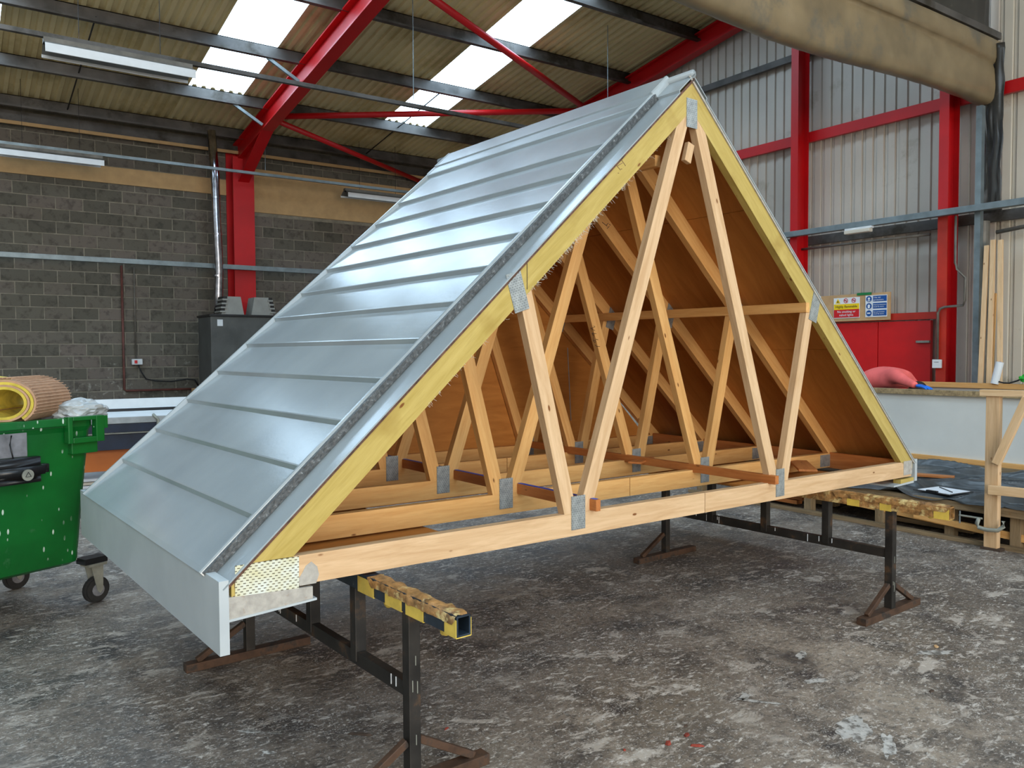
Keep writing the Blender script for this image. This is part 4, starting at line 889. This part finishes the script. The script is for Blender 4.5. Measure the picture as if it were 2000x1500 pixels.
for p in pm.polygons:
    c_ = p.center; p.use_smooth = True
    if c_.z < .43: p.material_index = 3
    elif c_.y > 2.78 and (c_.y > 2.97 or c_.z < 1.13): p.material_index = 1
    elif abs(c_.x-8.60) < .07 and c_.y < 2.27 and 1.1 < c_.z < 1.19: p.material_index = 2
    else: p.material_index = 0
PE = bpy.data.objects.new('person',pm); link(PE); tag(PE,'person in coral sweatshirt and blue gloves bending over the white mould','person')
# head: shaped sphere looking down
bm = bmesh.new(); bmesh.ops.create_uvsphere(bm,u_segments=24,v_segments=16,radius=1)
for v_ in bm.verts:
    x,y_,z = v_.co; jaw = 1-.22*max(0,-z); f_ = 1+.06*max(0,y_)*(1-abs(z))
    v_.co = V((x*.075*jaw, y_*.095*f_*jaw, z*.115))
    if y_ > .75 and abs(x) < .22 and -.35 < z < .1: v_.co.y += .018*(1-abs(x)/.22)
hm = Matrix.Translation((8.64,2.245,1.125))@Matrix.Rotation(math.radians(180),4,'Z')@Matrix.Rotation(math.radians(-78),4,'X')
hd = from_bm('head',bm,'skin',PE,hm,True)
for sx_ in (-1,1):
    bm = bmesh.new(); bmesh.ops.create_uvsphere(bm,u_segments=10,v_segments=8,radius=.011); e_ = from_bm('eye',bm,'sign_black',hd,Matrix.Translation((sx_*.03,.083,.01)),True)
    bm = bmesh.new(); bmesh.ops.create_uvsphere(bm,u_segments=10,v_segments=8,radius=.03); bmesh.ops.scale(bm,vec=(.35,.7,1),verts=bm.verts); from_bm('ear',bm,'skin',hd,Matrix.Translation((sx_*.076,0,-.005)),True)
box('mouth',-.022,.022,.072,.082,-.058,-.052,'sign_red',hd)
bm = bmesh.new(); bmesh.ops.create_uvsphere(bm,u_segments=24,v_segments=16,radius=1)
for v_ in list(bm.verts):
    x,y_,z = v_.co; v_.co = V((x*.083,y_*.104-.006,z*.122+.006))*(1+.03*mnoise.noise(v_.co*6))
bmesh.ops.delete(bm,geom=[v_ for v_ in bm.verts if v_.co.y > .035 and v_.co.z < .07 or v_.co.z < -.06],context='VERTS')
from_bm('hair',bm,'hair',hd,None,True)
def hand(wr_,tip,curl,flip,K=1.25):
    wr_ = V(wr_); d_ = (V(tip)-wr_).normalized(); sd = d_.cross(V((0,0,1))).normalized()*flip; u_ = sd.cross(d_)*(flip)
    if u_.z < 0: u_ = -u_
    NN = [tuple(wr_)+((.026,.02),),tuple(wr_+d_*.045)+((.036,.016),),tuple(wr_+d_*.085)+((.036,.014),)]; EE = [(0,1),(1,2)]
    for k,(o_,L) in enumerate(((-.03,.068),(-.011,.08),(.009,.075),(.028,.058))):
        b0 = wr_+d_*.082+sd*o_; i = len(NN)
        NN += [tuple(b0)+(.0095,),tuple(b0+d_*L*.5-u_*.006)+(.009,),tuple(b0+d_*L*.95-u_*(.014+curl))+(.0075,)]; EE += [(2,i),(i,i+1),(i+1,i+2)]
    i = len(NN); b0 = wr_+d_*.03-sd*.03
    NN += [tuple(b0)+(.012,),tuple(b0+d_*.03-sd*.022-u_*.006)+(.0105,),tuple(b0+d_*.058-sd*.03-u_*.014)+(.0085,)]; EE += [(1,i),(i,i+1),(i+1,i+2)]
    NN = [tuple(wr_+(V(n_[:3])-wr_)*K)+((tuple(q*K for q in n_[3]) if isinstance(n_[3],tuple) else n_[3]*K),) for n_ in NN]
    m2 = skin_mesh('gloved_hand',NN,EE); m2.materials.clear(); m2.materials.append(M['glove'])
    for p in m2.polygons: p.use_smooth = True
    o = bpy.data.objects.new('gloved_hand',m2); link(o,PE)
hand((7.965,1.885,1.213),(7.93,1.72,1.20),.004,1); hand((8.78,2.10,1.03),(8.74,1.97,1.01),.0,-1)
# ------------------------------------------------------------------ bits on the floor
def Zp(px,py,z=0):
    D = fw+r2*((px-1000)/FOC)-u2*((py-750)/FOC); t_ = (z-CAM.z)/D.z; return CAM+D*t_
def chip(name,px,py,sx_,sy_,h_,mat,lab,cat,rz=0,grp=None):
    P = Zp(px,py); bm = bmesh.new(); n = 7; r = random.Random(px)
    lo = [bm.verts.new((sx_*math.cos(2*math.pi*k/n)*r.uniform(.6,1.1),sy_*math.sin(2*math.pi*k/n)*r.uniform(.6,1.1),0)) for k in range(n)]
    hi = [bm.verts.new((v_.co.x*.8,v_.co.y*.8,h_*r.uniform(.6,1.1))) for v_ in lo]
    bm.faces.new(lo); bm.faces.new(hi)
    for k in range(n): bm.faces.new((lo[k],lo[(k+1)%n],hi[(k+1)%n],hi[k]))
    o = from_bm(name,bm,mat,None,Matrix.Translation((P.x,P.y,.001))@Matrix.Rotation(rz,4,'Z')); tag(o,lab,cat,grp); return o
for a in ((1341,1437,.022,.012,.008,'small brick-red chip, farthest of the red chips on the floor',.3),(1305,1454,.018,.014,.012,'squarish brick-red chip left among the red floor chips',1.),(1359,1458,.034,.008,.008,'long brick-red sliver nearest the camera among the floor chips',-.7),(1220,1466,.009,.007,.006,'tiny red crumb left of the red floor chips',0),(872,1424,.018,.006,.004,'dark red flake on the floor right of the near trestle post',.4)):
    chip('floor_chip',a[0],a[1],a[2],a[3],a[4],'chipred',a[5],'chip',a[6],'red chips on the floor')
chip('floor_chip',1340,1419,.016,.009,.006,'brownchip','brown flake just behind the red floor chips','chip',.2,'brown chips on the floor')
chip('wood_sliver',702,1436,.06,.007,.008,'brownchip','dark wooden sliver on the floor left of the near trestle','sliver',-.75)
chip('floor_chip',1820,1350,.03,.012,.004,'brownchip','thin brown flake on the right part of the floor','chip',.1,'brown chips on the floor')
chip('floor_chip',1828,1263,.028,.014,.004,'cardboard','tan flake beside white paint on the right floor','chip',.5,'brown chips on the floor')
def splat(px,py,sx_,sy_,rz,seed,lab):
    P = Zp(px,py); bm = bmesh.new(); n = 40
    vs_ = []
    for k in range(n):
        a = 2*math.pi*k/n; q = V((math.cos(a),math.sin(a),seed)); r = 1+.55*mnoise.noise(q*1.6)+.35*mnoise.noise(q*4.5); vs_.append(bm.verts.new((sx_*r*math.cos(a),sy_*r*math.sin(a),0)))
    bm.faces.new(vs_); o = from_bm('paint_splash',bm,'overspray' if False else 'white_splash',None,Matrix.Translation((P.x,P.y,.0012))@Matrix.Rotation(rz,4,'Z')); tag(o,lab,'paint','dried white paint splashes on the floor')
M['white_splash'] = plain('dried_white_paint', srgb(186,181,173), .65, var=.12, vscale=30, dirt=srgb(108,102,94), dscale=22, dthr=.47)
SP_ = [((1824,1275),.10,.03,-.5,1.1,'white paint splash right of the right trestle foot'),((1590,1330),.07,.025,-.4,2.2,'white paint splash below the right trestle'),((1670,1425),.13,.06,.5,3.1,'broad white paint patch near the lower right corner'),((1735,1455),.09,.03,.6,4.4,'pale paint patch right of the broad white patch'),((500,1430),.09,.012,-.75,5.7,'curved white drip left of the near trestle'),((527,1470),.03,.012,-.9,6.1,'blob ending the curved white drip'),((1480,1370),.10,.012,-.9,7.3,'thin splashed white streak in the floor centre right'),((1455,1360),.05,.02,.3,8.1,'white blotch beside the thin streak'),((1565,1280),.06,.02,.4,9.3,'white scuff below the module right of centre'),((367,1240),.05,.016,.1,10.2,'white flake left of the trestle foot')]
for (p,a,b_,rz,sd,lab) in SP_: splat(p[0],p[1],a,b_,rz,sd,lab)
